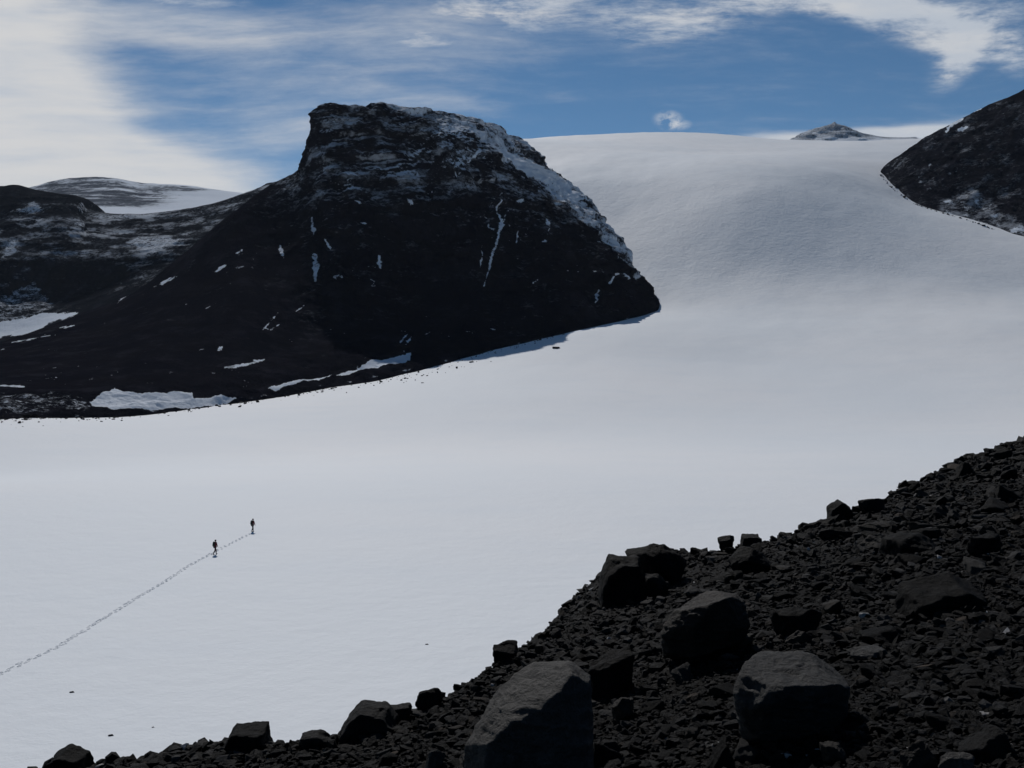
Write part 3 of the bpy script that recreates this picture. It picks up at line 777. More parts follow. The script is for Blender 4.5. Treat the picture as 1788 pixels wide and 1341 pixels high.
def rot_mats(n, tilt, r):
    """random yaw with a limited tilt (stones lie flat-ish)"""
    yaw = r.uniform(0, 2 * np.pi, n); ax = r.uniform(0, 2 * np.pi, n); th = np.abs(r.normal(0, tilt, n))
    k = np.stack([np.cos(ax), np.sin(ax), 0 * ax], 1); K = np.zeros((n, 3, 3))
    K[:, 0, 2] = k[:, 1]; K[:, 1, 2] = -k[:, 0]; K[:, 2, 0] = -k[:, 1]; K[:, 2, 1] = k[:, 0]
    Rt = np.eye(3) + np.sin(th)[:, None, None] * K + (1 - np.cos(th))[:, None, None] * (K @ K)
    Rz = np.zeros((n, 3, 3)); Rz[:, 0, 0] = Rz[:, 1, 1] = np.cos(yaw); Rz[:, 0, 1] = -np.sin(yaw); Rz[:, 1, 0] = np.sin(yaw); Rz[:, 2, 2] = 1
    return Rt @ Rz


def stone_heap(name, xyz, size, mat, tilt, r, tint=None):
    vs, fs, cs, off = [], [], [], 0; n = len(xyz); pick = r.integers(0, len(HT), n)
    Rm = rot_mats(n, tilt, r); an = np.stack([r.uniform(.75, 1.35, n), r.uniform(.6, 1.0, n), r.uniform(.55, 1.0, n)], 1) * size[:, None]
    for k, (co, f) in enumerate(HT):
        idx = np.nonzero(pick == k)[0]
        if not len(idx): continue
        v = co[None] * an[idx][:, None, :]; v = np.einsum('nij,nvj->nvi', Rm[idx], v) + xyz[idx][:, None, :]
        vs.append(v.reshape(-1, 3)); fs.append((f[None] + (np.arange(len(idx)) * len(co))[:, None, None]).reshape(-1, 3) + off); off += len(idx) * len(co)
        if tint is not None: cs.append(np.repeat(tint[idx], len(co), axis=0))
    at = None
    if tint is not None:
        c4 = np.concatenate(cs); c4 = np.concatenate([c4, np.ones((len(c4), 1))], 1); at = {'tint': ('FLOAT_COLOR', c4)}
    return mesh_np(name, np.concatenate(vs), np.concatenate(fs), mat, smooth=False, attrs=at)


def make_rubble():
    r = np.random.default_rng(12); n = 90000
    px = r.uniform(-120, 1900, n * 2); rim = np.interp(px, [q[0] for q in RIM_PX], [q[1] for q in RIM_PX])
    py = r.uniform(740, 1480, n * 2); k = py > rim - 1; px, py = px[k], py[k]
    x, y = on_plane(px, py)
    # strewn over the outer slope and just outside the picture as well
    m = 14000; ex = r.uniform(-14, 26, m); ey = r.uniform(1.5, 30, m)
    m3 = 48000; aa = np.where(r.random(m3) < .72, r.uniform(R(19), R(62), m3), r.uniform(R(-60), R(-20), m3)); q3 = 1.6 * (34 / 1.6) ** r.random(m3)
    ex = np.concatenate([ex, q3 * np.sin(aa)]); ey = np.concatenate([ey, q3 * np.cos(aa)])
    m2 = 22000; i = r.integers(2, len(RIM) - 3, m2); f = r.random(m2); RA = np.array(RIM)
    e = RA[i] * (1 - f)[:, None] + RA[i + 1] * f[:, None] + r.normal(0, .2, (m2, 2)) + np.abs(r.normal(0, 1.0, (m2, 1))) * np.array([-.75, .65])
    x = np.concatenate([x, ex, e[:, 0]]); y = np.concatenate([y, ey, e[:, 1]])
    dist = np.hypot(x, y); fld = fbm(np.stack([x, y, 0 * x], 1), 1.7, 3, .5, 88)
    s = (0.0055 + .00125 * dist) * r.lognormal(-.05, .68, len(x)) * np.exp(1.7 * fld); s = np.minimum(s, .022 + .0065 * dist)
    z = moraine_z(x, y) + s * r.uniform(-.15, .45, len(x))
    t = (r.lognormal(-.1, .75, len(x)) * np.exp(1.5 * fbm(np.stack([x, y, 0 * x], 1), 1.1, 3, .5, 98)))[:, None] * np.ones(3)
    br = r.random(len(x)); t[br < .10] *= np.array([1.6, 1.25, .95]); t[(br > .10) & (br < .17)] *= np.array([2.6, 2.6, 2.6])
    wt = br > .9955; t[wt] = 60; s[wt] *= .8; t[(br > .985) & (br < .9955)] = 5.0  # scattered pale chips, whitened so their colour stands for glints on stone tops
    o = stone_heap('rubble', np.stack([x, y, z], 1), s, RUBBLE, .5, r, np.minimum(t, 60))
    tag(o, 'loose dark volcanic rubble covering the near slope', 'rubble', kind='stuff')


make_rubble()


def make_margin_rubble():
    r = np.random.default_rng(5); pts, sz = [], []
    line = [(-60, 735), (0, 732), (200, 727), (330, 715), (400, 704), (550, 680), (700, 651), (780, 633), (850, 613), (930, 595), (985, 583)]
    xs = [q[0] for q in line]; ys = [q[1] for q in line]
    YB = lambda px: np.interp(px, [-250, 0, 200, 400, 550, 700, 850, 1000], [330, 368, 395, 435, 475, 520, 560, 600])
    n = 2600
    px = r.uniform(-60, 985, n); spread = np.interp(px, [-60, 350, 600, 760, 850, 985], [1.8, 1.8, 2.4, 6, 3, 1.2])
    off = r.exponential(1, n) * spread * np.where(r.random(n) < .3, 1.5, -1.4)
    py = np.interp(px, xs, ys) + off; Y = YB(px) - off * 1.6
    dx, dy, _ = ray(px, py); t = Y / dy; gx = dx * t
    s = r.lognormal(-.75, .45, n) * np.where(off > 0, .75, 1.1)
    z = glacier_z(gx, Y) + s * .2 + np.where(off < 0, -off * .12, 0)
    for a in zip(gx, Y, z, s): pts.append(a)
    # the foot of the right-hand spur
    for _ in range(110):
        u = r.random(); ppx, ppy, YY = 1540 + 200 * u**1.5, 0, 0
        ppy = np.interp(ppx, [1538, 1548, 1560, 1600, 1680, 1740], [304, 323, 336, 356, 380, 399]) + abs(r.normal(0, 3.2)) - 1; YY = np.interp(ppx, [1538, 1548, 1560, 1600, 1680, 1740], [1025, 995, 968, 924, 878, 844]) - 4
        q = P(ppx - 4 * r.random(), ppy, YY); s1 = r.lognormal(-.55, .65); pts.append((q[0], q[1], float(glacier_z(np.array([q[0]]), np.array([q[1]]))[0]) + .2, s1))
    a = np.array(pts)
    o = stone_heap('moraine_rubble', a[:, :3], a[:, 3], FARSTONE, .5, r)
    tag(o, 'scattered dark rocks littering the far margin of the glacier', 'rubble', kind='stuff')


make_margin_rubble()

_ico = {}


def ico(sub):
    if sub not in _ico:
        bm = bmesh.new(); bmesh.ops.create_icosphere(bm, subdivisions=sub, radius=1)
        co = np.array([v.co[:] for v in bm.verts]); f = np.array([[v.index for v in q.verts] for q in bm.faces]); bm.free(); _ico[sub] = (co, f)
    return _ico[sub]


def rock_shape(planes, sub=5, sharp=26, rough=.03, seed=0, lump=.09):
    """softly bevelled intersection of half spaces [(normal, distance)], roughened"""
    co, f = ico(sub); inv = 0
    for nrm, d in planes:
        nn = np.array(nrm, float); nn /= np.linalg.norm(nn)
        inv = inv + np.maximum(co @ nn / d, 0.02) ** sharp
    r = inv ** (-1 / sharp); r = np.minimum(r, 1.6)
    p = co * r[:, None]
    off = seed * 3.7
    wq = np.stack([fbm(p, .8, 3, .5, off + 31), fbm(p, .8, 3, .5, off + 41), fbm(p, .8, 3, .5, off + 51)], 1)
    p = p + wq * lump * 3.2
    p = p + co * (lump * fbm(p, .9, 3, .5, off) + rough * fbm(p, .32, 6, .62, off + 5) - rough * 1.5 * np.abs(fbm(p, (.5, .5, .12), 4, .6, off + 9)) + rough * .8 * fbm(p, .09, 4, .6, off + 13))[:, None]
    return p, f


def random_planes(seed, blocky=.6):
    r = random.Random(seed); pl = []
    for ax in range(3):
        for s_ in (-1, 1):
            v = [r.gauss(0, .38) for _ in range(3)]; v[ax] += s_; pl.append((v, r.uniform(.58, .85)))
    for _ in range(9):
        v = [r.gauss(0, 1) for _ in range(3)]; pl.append((v, r.uniform(.66, .95)))
    return pl


def place_rock(name, label, bbox, mat, seed=0, planes=None, depth=None, tilt=(0, 0, 0), sub=5, rough=.035, sink=.12, cat='boulder', group=None, sharp=26):
    """rock whose extent from the side is bbox (photo px): width and height turned into metres at its spot on the slope"""
    x0, y0, x1, y1 = bbox; cx = (x0 + x1) / 2
    gx, gy = on_plane(cx, y1 - (y1 - y0) * .12); gx = float(gx); gy = float(gy)
    if not in_poly(np.array([gx]), np.array([gy]), RPOLY)[0]:
        ry = float(np.interp(cx, [q[0] for q in RIM_PX], [q[1] for q in RIM_PX])); gx, gy = (float(v) for v in on_plane(cx, ry + 1))
    m = gy / FPX; Wm, Hm = (x1 - x0) * m, (y1 - y0) * m * 1.02
    p, f = rock_shape(planes or random_planes(seed), sub, sharp, rough, seed)
    M = (Matrix.Rotation(R(tilt[2]), 3, 'Z') @ Matrix.Rotation(R(tilt[1]), 3, 'Y') @ Matrix.Rotation(R(tilt[0]), 3, 'X'))
    p = p @ np.array(M).T
    lo, hi = p.min(0), p.max(0); c = (lo + hi) / 2; sc_ = np.array([Wm, (depth or .85) * Wm, Hm * (1 + sink)]) / (hi - lo)
    p = (p - c) * sc_
    # stand it so that its outline covers y0..y1
    top = P(cx, y0, gy)[2]; cz = top - Hm * (1 + sink) / 2
    o = mesh_np(name, p, f, mat); o.location = (gx, gy, cz)
    tag(o, label, cat, group); return o


def hull_rock(name, label, pts, Y0, mat, seed, rough=.03, lump=.04, cat='boulder'):
    """boulder grown from measured corner points (px, py, metres behind the front plane at Y0)"""
    W = np.array([P(a, b, Y0 + c) for a, b, c in pts]); cen = W.mean(0); L = (W - cen) * 1.03; sc0 = np.abs(L).max(); L = L / sc0
    bm = bmesh.new()
    for v in L: bm.verts.new(v)
    bmesh.ops.convex_hull(bm, input=bm.verts); bmesh.ops.recalc_face_normals(bm, faces=bm.faces)
    pl = [(f.normal[:], max(.05, f.normal.dot(f.calc_center_median()))) for f in bm.faces]; bm.free()
    rr_ = np.random.default_rng(seed + 70)
    for _ in range(22):
        n_ = rr_.normal(size=3); n_ /= np.linalg.norm(n_); pl.append((n_, float((L @ n_).max()) * rr_.uniform(.80, .96)))
    co, f = ico(6); nn = np.array([q[0] for q in pl]); dd = np.array([q[1] for q in pl])
    r_ = ((np.maximum(co @ nn.T / dd, .02) ** 160).sum(1)) ** (-1 / 160); p = co * r_[:, None]; off = seed * 3.7
    wq = np.stack([fbm(p, .7, 4, .5, off + k) for k in (31, 41, 51)], 1)
    p = p + wq * lump * 2 + co * (rough * fbm(p, .35, 6, .62, off + 5) - rough * 2.0 * np.abs(fbm(p, (.6, .6, .14), 4, .6, off + 9)) + rough * 1.0 * fbm(p, .08, 4, .6, off + 13))[:, None]
    # stepped breaks along the bedding, as on frost split basalt
    bed = np.array([.25, .12, 1.0]); bed /= np.linalg.norm(bed); hh = (p @ bed) * 6.5 + 1.6 * fbm(p, .6, 3, .5, off + 61)
    stp = hh - np.floor(hh); p = p - co * (0.022 * sstep(stp, .0, .18) * (1 - sstep(stp, .55, 1.0)) * sstep(fbm(p, .5, 3, .5, off + 71), -.1, .15))[:, None]
    o = mesh_np(name, p * sc0, f, mat); o.location = tuple(float(v) for v in cen); tag(o, label, cat); return o


BIG = [((-.60, -.22, .76), .42), ((1, -.15, -.03), .62), ((.12, -1, -.12), .58), ((.12, .1, 1), .66), ((-.95, .1, -.1), .95), ((0, 0, -1), .7), ((0, 1, 0), .7), ((.7, .7, .2), .8), ((-.55, -.8, -.25), .74)]
hull_rock('boulder', 'large boulder with broad slanting grey face and flat ledge on top near the bottom',
          [(955, 1156, .24), (905, 1160, .30), (1004, 1180, .0), (938, 1243, -.12), (850, 1284, -.16), (812, 1302, -.04), (868, 1200, .22), (1030, 1166, .05), (1030, 1156, .28),
           (1026, 1400, -.10), (850, 1400, -.20), (808, 1400, -.02), (1036, 1400, .35), (850, 1400, .4)], 4.75, SLAB, 1, .030, .020)
hull_rock('boulder', 'big rounded grey block with dark underside sitting alone right of the bottom centre',
          [(1330, 1137, .25), (1440, 1139, .27), (1288, 1152, .15), (1472, 1163, .17), (1274, 1170, .03), (1278, 1196, -.02), (1335, 1224, -.15), (1400, 1208, -.17), (1468, 1198, -.06), (1484, 1192, .06),
           (1290, 1255, .0), (1330, 1300, .04), (1420, 1300, .04), (1476, 1255, .06), (1300, 1320, .3), (1470, 1320, .3)], 5.15, GREYB, 2, .032, .03)
hull_rock('boulder', 'long layered boulder with brownish slanting top, upslope from the big rounded grey block',
          [(1240, 1029, .45), (1288, 1031, .42), (1163, 1074, .02), (1215, 1066, -.10), (1272, 1046, -.06), (1306, 1056, .12), (1308, 1098, .12), (1153, 1104, .0), (1160, 1138, .0), (1212, 1148, -.06),
           (1285, 1124, -.02), (1160, 1150, .45), (1300, 1120, .5)], 7.1, BROWN, 3, .036, .02)
place_rock('boulder', 'black blocky boulder leaning behind the large slanting faced boulder', (1026, 1132, 1108, 1222), BLACKB, 4,
           [((-.35, -.1, .9), .6), ((.4, -.9, 0), .62), ((1, 0, 0), .75), ((-1, 0, 0), .8), ((0, 0, -1), .8), ((0, 1, 0), .7), ((-.5, -.8, .1), .75)], .8, sub=5, rough=.03)
place_rock('boulder', 'dark wedge shaped rock between the brown topped boulder and the black pair', (1350, 1060, 1438, 1118), BLACKB, 5, tilt=(0, -14, 10))
place_rock('boulder', 'black boulder with a sloping left shoulder high on the right of the slope', (1575, 1006, 1722, 1078), BLACKB, 6,
           [((-.35, -.3, .85), .5), ((0, -1, 0), .6), ((1, 0, .1), .85), ((-1, -.1, .2), .9), ((0, 0, -1), .7), ((0, 1, 0), .7), ((.5, -.2, .8), .68)], .7, rough=.05)
place_rock('boulder', 'flat topped trapezoid boulder on the rim against the snow at lower left', (382, 1270, 475, 1312), BLACKB, 7,
           [((-.05, -.1, 1), .55), ((-.9, -.1, .42), .82), ((.95, -.1, .22), .86), ((0, -1, 0), .6), ((0, 1, 0), .6), ((0, 0, -1), .6)], .8, rough=.02)
place_rock('boulder', 'peaked dark boulder at the left end of the rim', (74, 1308, 157, 1362), BLACKB, 8,
           [((-.45, -.1, .85), .62), ((.22, -.1, 1), .62), ((-1, -.1, .3), .85), ((1, -.1, .12), .86), ((0, -1, 0), .6), ((0, 1, 0), .6), ((0, 0, -1), .7)], .8, rough=.02)
place_rock('boulder', 'rounded dark boulder on the rim with a long sloping left side', (594, 1232, 694, 1288), BASALT, 9,
           [((-.75, -.1, .6), .62), ((.15, -.1, 1), .6), ((.8, -.1, .5), .72), ((1, 0, -.1), .85), ((-1, 0, 0), .95), ((0, -1, 0), .6), ((0, 1, 0), .6), ((0, 0, -1), .6)], .8, rough=.03)
place_rock('boulder', 'knobbly dark rock on the rim right of the rounded boulder', (662, 1226, 720, 1258), BASALT, 10)
place_rock('boulder', 'squarish dark rock on the rim midway along the lower slope', (725, 1200, 774, 1240), BLACKB, 11)
place_rock('boulder', 'round knob of rock jutting from the rim above the large slanting faced boulder', (860, 1121, 905, 1160), BLACKB, 12)
place_rock('boulder', 'rounded rock hump forming the corner of the rim in the middle', (1046, 972, 1128, 1060), BLACKB, 13, [((-.8, -.1, .6), .7), ((0, -.1, 1), .7), ((-1, 0, 0), .8), ((1, 0, .2), .9), ((0, -1, 0), .7), ((0, 1, 0), .7), ((0, 0, -1), .8), ((-.3, -.2, .95), .7)], 1.0)
place_rock('boulder', 'craggy dark mass of rock on the rim just right of the middle corner', (1092, 950, 1200, 1030), BLACKB, 14, rough=.07, sharp=14)
place_rock('boulder', 'angular rock standing up from the upper right rim', (1444, 874, 1486, 912), BLACKB, 15, [((-.4, -.1, .8), .55), ((.5, -.1, .8), .6), ((-1, 0, .1), .75), ((1, 0, 0), .8), ((0, -1, 0), .6), ((0, 1, 0), .6), ((0, 0, -1), .7)], .9)
place_rock('boulder', 'rounded rock on the rim, the taller one just left of a flat topped rock', (1253, 934, 1283, 962), BASALT, 16)
place_rock('boulder', 'flat topped rock on the rim right of the taller rounded one', (1291, 934, 1332, 958), BASALT, 17, [((0, -.1, 1), .5), ((-1, 0, .2), .8), ((1, 0, .2), .8), ((0, -1, 0), .6), ((0, 1, 0), .6), ((0, 0, -1), .6)])
place_rock('boulder', 'low humped rock on the rim above the angular standing rock', (1496, 868, 1545, 896), BASALT, 18)
place_rock('boulder', 'smooth low rock on the rim between the trapezoid boulder and the rounded boulder', (520, 1275, 588, 1305), BASALT, 19)
place_rock('boulder', 'pale brown slab tilted up at the bottom right edge of the slope', (1572, 1296, 1638, 1352), BROWN, 20, [((-.5, -.5, .75), .35), ((0, -1, 0), .7), ((1, 0, 0), .85), ((-1, 0, 0), .95), ((0, 0, -1), .6), ((0, 1, 0), .6), ((.7, -.1, .7), .7)], .5)
place_rock('boulder', 'pale grey brown slab right of the tilted pale slab at the bottom edge', (1636, 1314, 1700, 1356), SLAB, 21, tilt=(8, -10, 0), depth=.6)
place_rock('boulder', 'dark rough boulder near the bottom right corner', (1672, 1268, 1762, 1325), BASALT, 22, rough=.05)
place_rock('boulder', 'black pointed triangular rock rising from the bottom edge', (1226, 1292, 1292, 1352), BLACKB, 23, [((-.75, -.1, .55), .5), ((.85, -.1, .4), .55), ((0, -1, .15), .5), ((0, 1, 0), .6), ((0, 0, -1), .8)], .7)
place_rock('boulder', 'small brown slab just below the brown topped boulder', (1262, 1108, 1318, 1140), BROWN, 24, depth=.6, tilt=(10, 0, 0))
place_rock('boulder', 'brown stone with an ochre end above the big rounded grey block', (1368, 1100, 1422, 1132), BROWN, 25, depth=.6, tilt=(8, -12, 0))
place_rock('boulder', 'grey leaning stone left of the large slanting faced boulder at the bottom edge', (738, 1308, 778, 1352), GREYB, 26, tilt=(0, 12, 0))
place_rock('boulder', 'brownish stone at the foot of the large slanting faced boulder', (800, 1308, 848, 1345), BROWN, 27)
place_rock('boulder', 'low grey stone in front of the large slanting faced boulder', (905, 1316, 978, 1350), SLAB, 28)
place_rock('boulder', 'dark mound of rock right of the foot of the large slanting faced boulder', (1025, 1290, 1090, 1340), BLACKB, 29)
place_rock('boulder', 'reddish brown stone upslope between the two largest boulders', (1068, 1218, 1108, 1262), BROWN, 30, tilt=(0, 20, 0))
place_rock('boulder', 'flat grey slab right of the big rounded grey block', (1480, 1130, 1548, 1156), GREYB, 31, depth=.7)
place_rock('boulder', 'dark buried boulder upslope of the flat grey slab', (1502, 1096, 1576, 1128), BLACKB, 32)
place_rock('boulder', 'dark rounded boulder under the rim left of the brown topped boulder', (1118, 1002, 1170, 1046), BASALT, 33)
place_rock('boulder', 'broad dark boulder on the upper slope below the two rim rocks', (1272, 955, 1350, 1004), BLACKB, 34)
place_rock('boulder', 'black low boulder on the right upper slope with a brown stone beside it', (1545, 930, 1650, 972), BLACKB, 35, rough=.05)
place_rock('boulder', 'tan stone on the upper slope under the angular standing rock', (1492, 935, 1546, 962), BROWN, 36, depth=.6)
place_rock('boulder', 'dark rounded boulder halfway up the right edge of the slope', (1690, 930, 1750, 972), BLACKB, 37)
place_rock('boulder', 'small tan stone low on the slope right of the black triangular rock', (1432, 1298, 1480, 1334), BROWN, 38, tilt=(0, -15, 0))
place_rock('boulder', 'white stone lying beside the black boulder with a sloping left shoulder', (1577, 1058, 1593, 1070), PALE, 39, sub=4, cat='stone')
place_rock('boulder', 'light grey stone downslope of the white stone', (1500, 1070, 1518, 1084), PALE, 40, sub=4, cat='stone')
place_rock('boulder', 'thin white chip of stone near the black triangular rock', (1240, 1297, 1262, 1305), PALE, 41, sub=4, cat='stone')

# medium stones, one object each
meds = []
for i in range(14):
    p, f = rock_shape(random_planes(500 + i), 4, 24, .04, 50 + i)
    p = p * np.array([1.1, .8, (.75, .5, .32)[i % 3]])
    meds.append((p, f))
CL = {'a': (BASALT, 'dark angular stone lying loose among the rubble of the near slope', 'dark angular stones in the rubble'),
      'b': (BROWN, 'small brown tinted stone lying among the rubble of the near slope', 'small brown stones in the rubble'),
      'c': (GREYB, 'small light grey stone lying among the rubble of the near slope', 'small light grey stones in the rubble'),
      'd': (BLACKB, 'dark rounded stone poking up along the rim of the near slope', 'rounded stones along the rim')}
protos = {}


def med(key, i):
    if (key, i) not in protos:
        p, f = meds[i]; o = mesh_np('stone', p, f, CL[key][0]); protos[(key, i)] = o; o['_new'] = 1
        return o
    o = protos[(key, i)].copy(); C.objects.link(o); return o


rr = random.Random(21); taken = []
count = 0
while count < 215:
    px = rr.uniform(60, 1788)
    py = rr.uniform(780, 1341); rim = np.interp(px, [q[0] for q in RIM_PX], [q[1] for q in RIM_PX])
    if py < rim + 6: continue
    if any(abs(px - a) < b and abs(py - c) < d for a, b, c, d in [(920, 115, 1250, 100), (1378, 112, 1210, 85), (1230, 80, 1090, 65), (1066, 45, 1175, 50), (1648, 75, 1040, 40)]): continue
    gx, gy = (float(v) for v in on_plane(px, py)); s = gy / FPX * rr.choice((7, 8, 9, 10, 12, 14, 17, 21, 26)) * rr.uniform(.8, 1.15)
    if any((gx - a) ** 2 + (gy - b) ** 2 < (s + c) ** 2 for a, b, c in taken): continue
    taken.append((gx, gy, s)); key = rr.choices('abc', (76, 10, 14))[0]; i = rr.randrange(14)
    o = med(key, i); o.location = (gx, gy, float(moraine_z(np.array([gx]), np.array([gy]))[0]) + s * .28)
    o.scale = (s * rr.uniform(.8, 1.2), s * rr.uniform(.8, 1.2), s); o.rotation_euler = (rr.gauss(0, .25), rr.gauss(0, .25), rr.uniform(0, 6.28))
    tag(o, CL[key][1], 'stone', CL[key][2]); count += 1
for k in range(70):
    px = rr.uniform(160, 1788); ry = np.interp(px, [q[0] for q in RIM_PX], [q[1] for q in RIM_PX])
    gx, gy = (float(v) for v in on_plane(px, ry + 2)); s = gy / FPX * rr.uniform(6, 13)
    o = med('d', rr.randrange(14)); o.location = (gx, gy, float(moraine_z(np.array([gx]), np.array([gy]))[0]) + s * .25)
    o.scale = (s, s, s); o.rotation_euler = (rr.gauss(0, .3), rr.gauss(0, .3), rr.uniform(0, 6.28)); tag(o, CL['d'][1], 'stone', CL['d'][2])
for o in protos.values():
    if '_new' in o: del o['_new']
for o in C.objects:
    if '_new' in o: del o['_new']

# single rocks lying out on the ice
for px, py, wpx, lab in [(125, 1209, 9, 'small dark rock alone on the snow below the start of the footprints'), (193, 1288, 10, 'flat dark rock half melted into the snow above the peaked rim boulder'),
                         (267, 1273, 5, 'tiny dark rock on the snow right of the flat half melted rock'), (745, 1128, 6, 'tiny dark rock on the open snow left of the rim in the middle'),
                         (972, 609, 11, 'flat dark boulder out on the glacier below the shadow of the crag'), (823, 633, 9, 'dark boulder lying on the ice just off the crag foot'),
                         (738, 669, 4, 'small dark rock on the ice below the margin rubble'), (198, 733, 5, 'small dark rock on the ice at the left margin'),
                         (1565, 329, 7, 'dark boulder at the tip of the right hand spur')]:
    c = on_glacier(px, py); s = c.y / FPX * wpx * .55; p, f = meds[(px * 7) % 14]
    o = mesh_np('rock', p * s * np.array([1, 1, .7]), f, FARSTONE); o.location = (c.x, c.y, c.z + s * .12); tag(o, lab, 'rock')


# ------------------------------------------------------------------ the trodden track
def make_path():
    r = random.Random(4)
    pix = [(-60, 1206), (0, 1180), (45, 1157), (100, 1133), (125, 1115), (175, 1085), (235, 1047), (290, 1015), (330, 989), (372, 966), (405, 948), (443, 929)]
    pts = [on_glacier(*q) for q in pix]
    V, F = [], []; d = 0.0; side = 1
    seg = [(a, b) for a, b in zip(pts[:-1], pts[1:])]; L = [(b - a).length for a, b in seg]; tot = sum(L)
    while d < tot:
        acc = 0
        for (a, b), l in zip(seg, L):
            if d <= acc + l: u = (d - acc) / l; q = a.lerp(b, u); di = (b - a).normalized(); break
            acc += l
        # single line beyond the rear walker, both walkers' steps before it
        two = d < tot - 14
        for rep in range(2 if two else 1):
            n = Vector((-di.y, di.x, 0)); c = q + n * (side * .13 + r.gauss(0, .05)) + di * (r.gauss(0, .10) + rep * .3)
            cz = float(glacier_z(np.array([c.x]), np.array([c.y]))[0]); k0 = len(V); NS = 12
            la, wa = r.uniform(.17, .23), r.uniform(.10, .13)
            for j in range(NS):
                th = 2 * math.pi * j / NS
                for rad, h in ((1.55, -.03), (1.12, r.uniform(.03, .065)), (.8, .03), (.6, .003)):
                    o_ = di * (math.cos(th) * la * rad) + n * (math.sin(th) * wa * rad); V.append((c.x + o_.x, c.y + o_.y, cz + h))
            for j in range(NS):
                a0, b0 = k0 + j * 4, k0 + ((j + 1) % NS) * 4
                for e in range(3): F.append((a0 + e, b0 + e, b0 + e + 1, a0 + e + 1))
        side = -side; d += .62 + r.gauss(0, .05)
    o = mesh_np('path', np.array(V), np.array(F), SNOW); tag(o, 'line of footprints trodden across the glacier snow', 'path', kind='structure')


make_path()


# ------------------------------------------------------------------ the two walkers
def plain(name, c, rough=.85):
    m, t, b = new_mat(name); tcn = t.n('ShaderNodeTexCoord'); n = t.noise(tcn.outputs['Object'], 30, 4, .6)
    t.l(t.mixc(n, tuple(v * .75 for v in c), tuple(v * 1.25 for v in c)), b.inputs['Base Color']); b.inputs['Roughness'].default_value = rough
    bump(t, b, [(n, .01, .4)]); return m


SKIN = plain('skin', (.42, .25, .18), .55); JACKET = plain('dark_red_cloth', (.10, .012, .018)); TROUSER = plain('black_cloth', (.012, .012, .014))
TROUSER_R = plain('maroon_cloth', (.04, .012, .016)); PACK = plain('dark_green_cloth', (.008, .018, .014)); BOOT = plain('boot_leather', (.015, .013, .012)); CAP = plain('dark_wool', (.02, .008, .01)); METAL = plain('pole_metal', (.2, .2, .2), .4)


def skin_obj(name, chains, mat, parent, lv=1):
    """chains: lists of (x, y, z, radius); points shared between chains join"""
    me = bpy.data.meshes.new(name); vs, rad, ed, ix, roots = [], [], [], {}, []
    for ch in chains:
        prev = None; fresh = True
        for (x, y, z, r_) in ch:
            k = (round(x, 4), round(y, 4), round(z, 4))
            if k not in ix: ix[k] = len(vs); vs.append((x, y, z)); rad.append(r_)
            else: fresh = False
            if prev is not None and prev != ix[k]: ed.append((prev, ix[k]))
            prev = ix[k]
        if fresh: roots.append(ix[tuple(round(v, 4) for v in ch[0][:3])])
    me.from_pydata(vs, ed, []); o = bpy.data.objects.new(name, me); C.objects.link(o); o.parent = parent
    sm = o.modifiers.new('skin', 'SKIN'); sm.use_smooth_shade = True
    if not me.skin_vertices: me.skin_vertices.new()
    for i, r_ in enumerate(rad):
        rx = r_ if isinstance(r_, tuple) else (r_, r_); me.skin_vertices[0].data[i].radius = rx; me.skin_vertices[0].data[i].use_root = i in roots
    ss = o.modifiers.new('sub', 'SUBSURF'); ss.levels = lv; ss.render_levels = lv
    me.materials.append(mat); return o


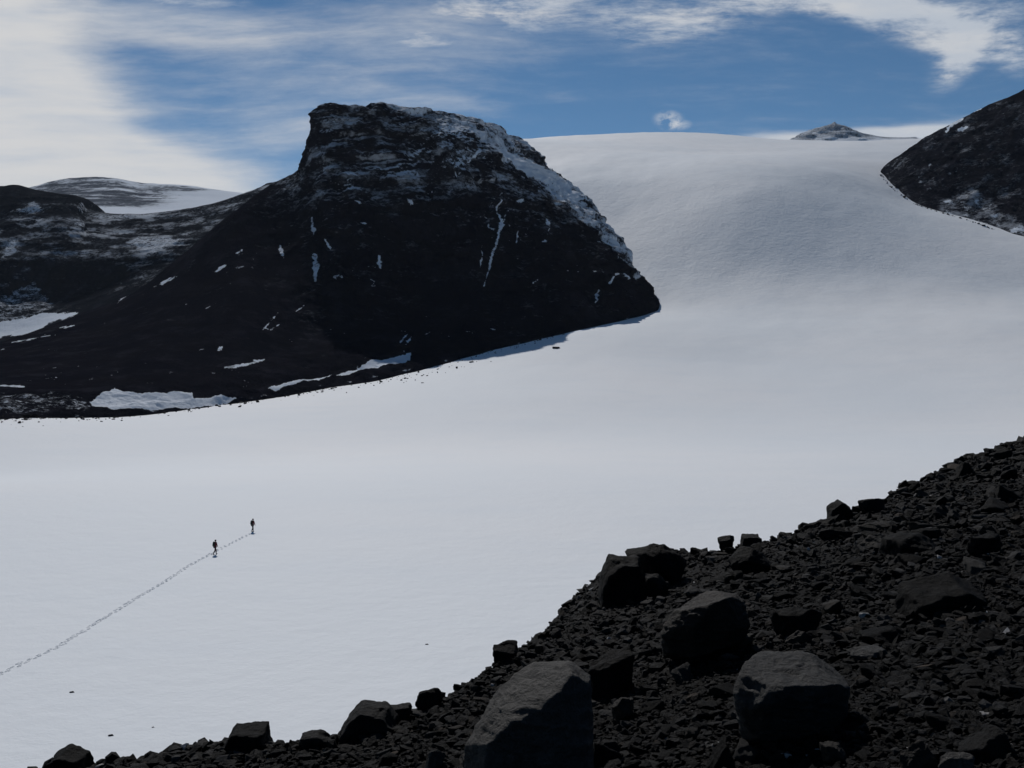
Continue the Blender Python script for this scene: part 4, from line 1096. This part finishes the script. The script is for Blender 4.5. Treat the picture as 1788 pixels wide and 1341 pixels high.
def person(loc, yaw, label, stride, troum, arm):
    t = bpy.data.objects.new('person', None); C.objects.link(t); t.location = loc; t.rotation_euler = (0, 0, yaw)
    tag(t, label, 'person', 'people walking across the glacier')
    s = stride
    hipL, hipR = (-.10, .0, .93), (.10, .0, .93)
    kneeL, kneeR = (-.10, .16 * s + .06, .51), (.10, -.06 * s, .50)
    ankL, ankR = (-.10, .22 * s, .10), (.10, -.30 * s, .13)
    toeL, toeR = (-.11, .22 * s + .17, .045), (.11, -.30 * s + .16, .04)
    sh, nk, hd = 1.44, 1.52, 1.66; ln = .07
    shL, shR = (-.19, ln, sh), (.19, ln, sh)
    elL, elR = (-.27, ln - .10 * arm, 1.17), (.27, ln + .06 * arm, 1.17)
    wrL, wrR = (-.29, ln + .04, .95), (.29, ln + .10, .96)
    A = lambda p, r_: (*p, r_)
    pel = (0, 0, .97)
    ch = [[A(pel, (.13, .10)), (0, .02, 1.15, (.13, .10)), (0, .05, 1.33, (.15, .11)), (0, ln, 1.45, (.11, .08)), (0, ln + .02, nk, .055), (0, ln + .035, 1.585, .06), (0, ln + .04, 1.66, (.078, .095)), (0, ln + .04, 1.73, (.06, .075))],
          [(0, ln, 1.45, (.11, .08)), A(shL, .055), A(elL, .042), A(wrL, .028), (wrL[0], wrL[1] + .04, wrL[2] - .07, (.02, .038))],
          [(0, ln, 1.45, (.11, .08)), A(shR, .055), A(elR, .042), A(wrR, .028), (wrR[0], wrR[1] + .06, wrR[2] - .05, (.02, .038))],
          [A(pel, (.13, .10)), A(hipL, .085), A(kneeL, .058), A(ankL, .04), A(toeL, .035)], [A(pel, (.13, .10)), A(hipR, .085), A(kneeR, .058), A(ankR, .04), A(toeR, .035)]]
    for wx, sg in ((wrL, -1), (wrR, 1)):
        px, py, pz = wx[0], wx[1] + .04 + (.02 if sg > 0 else 0), wx[2] - .07 + (.02 if sg > 0 else 0)
        for k, ln_ in enumerate((.062, .072, .068, .055)):
            yk = py + .027 - k * .018
            ch.append([(px, yk, pz, .009), (px + sg * .003, yk + .008, pz - ln_ * .6, .0085), (px - sg * .012, yk + .02, pz - ln_, .0075)])
        ch.append([(px, py + .02, pz + .03, .010), (px - sg * .012, py + .05, pz, .009), (px - sg * .016, py + .06, pz - .025, .008)])
    skin_obj('body', ch, SKIN, t, 2)
    nose = skin_obj('nose', [[(0, ln + .13, 1.67, .012), (0, ln + .15, 1.645, .015)]], SKIN, t)
    skin_obj('jacket', [[(0, 0, .88, (.22, .175)), (0, .01, 1.0, (.215, .17)), (0, .02, 1.15, (.20, .16)), (0, .05, 1.33, (.22, .165)), (0, ln, 1.45, (.14, .11)), (0, ln + .01, 1.52, .08)],
                        [(0, ln, 1.45, (.14, .11)), A(shL, .08), A(elL, .065), (wrL[0], wrL[1] - .01, wrL[2] + .03, .05)], [(0, ln, 1.45, (.14, .11)), A(shR, .08), A(elR, .065), (wrR[0], wrR[1] - .02, wrR[2] + .01, .05)]], JACKET, t, 2)
    skin_obj('trousers', [[A(pel, (.16, .13)), A(hipL, .115), A(kneeL, .08), (ankL[0], ankL[1], ankL[2] + .05, .07)], [A(pel, (.16, .13)), A(hipR, .115), A(kneeR, .08), (ankR[0], ankR[1], ankR[2] + .05, .062)]], troum, t, 2)
    for an, to in ((ankL, toeL), (ankR, toeR)):
        skin_obj('boot', [[(an[0], an[1], an[2] + .08, .058), (an[0], an[1] - .02, an[2] - .03, .058), (to[0], to[1] - .06, to[2] + .01, .05), (to[0], to[1] + .02, to[2], .042)]], BOOT, t)
    skin_obj('hat', [[(0, ln - .01, 1.60, (.10, .09)), (0, ln + .01, 1.68, (.125, .13)), (0, ln + .02, 1.76, (.11, .12)), (0, ln + .02, 1.80, (.07, .08))]], CAP, t, 2)
    pk = skin_obj('backpack', [[(0, -.22, .98, (.15, .11)), (0, -.20, 1.12, (.18, .14)), (0, -.17, 1.35, (.175, .14)), (0, -.13, 1.54, (.14, .11)), (0, -.11, 1.60, (.10, .07))]], PACK, t, 2)
    for x in (-.11, .11):
        skin_obj('strap', [[(x, -.08, 1.52, .02), (x, ln + .06, 1.53, .02), (x, ln + .16, 1.36, .02), (x * 1.2, ln + .10, 1.16, .018), (x * 1.2, -.08, 1.08, .018)]], PACK, t)
    return t


pB = on_glacier(441, 929.5); pA = on_glacier(375.5, 969)
person(pB, R(-38), 'leading walker in dark red jacket and black backpack at the end of the footprints', .75, TROUSER, 1.0)
person(pA, R(-40), 'rear walker in maroon trousers and dark green backpack following along the footprints', 1.05, TROUSER_R, .6)
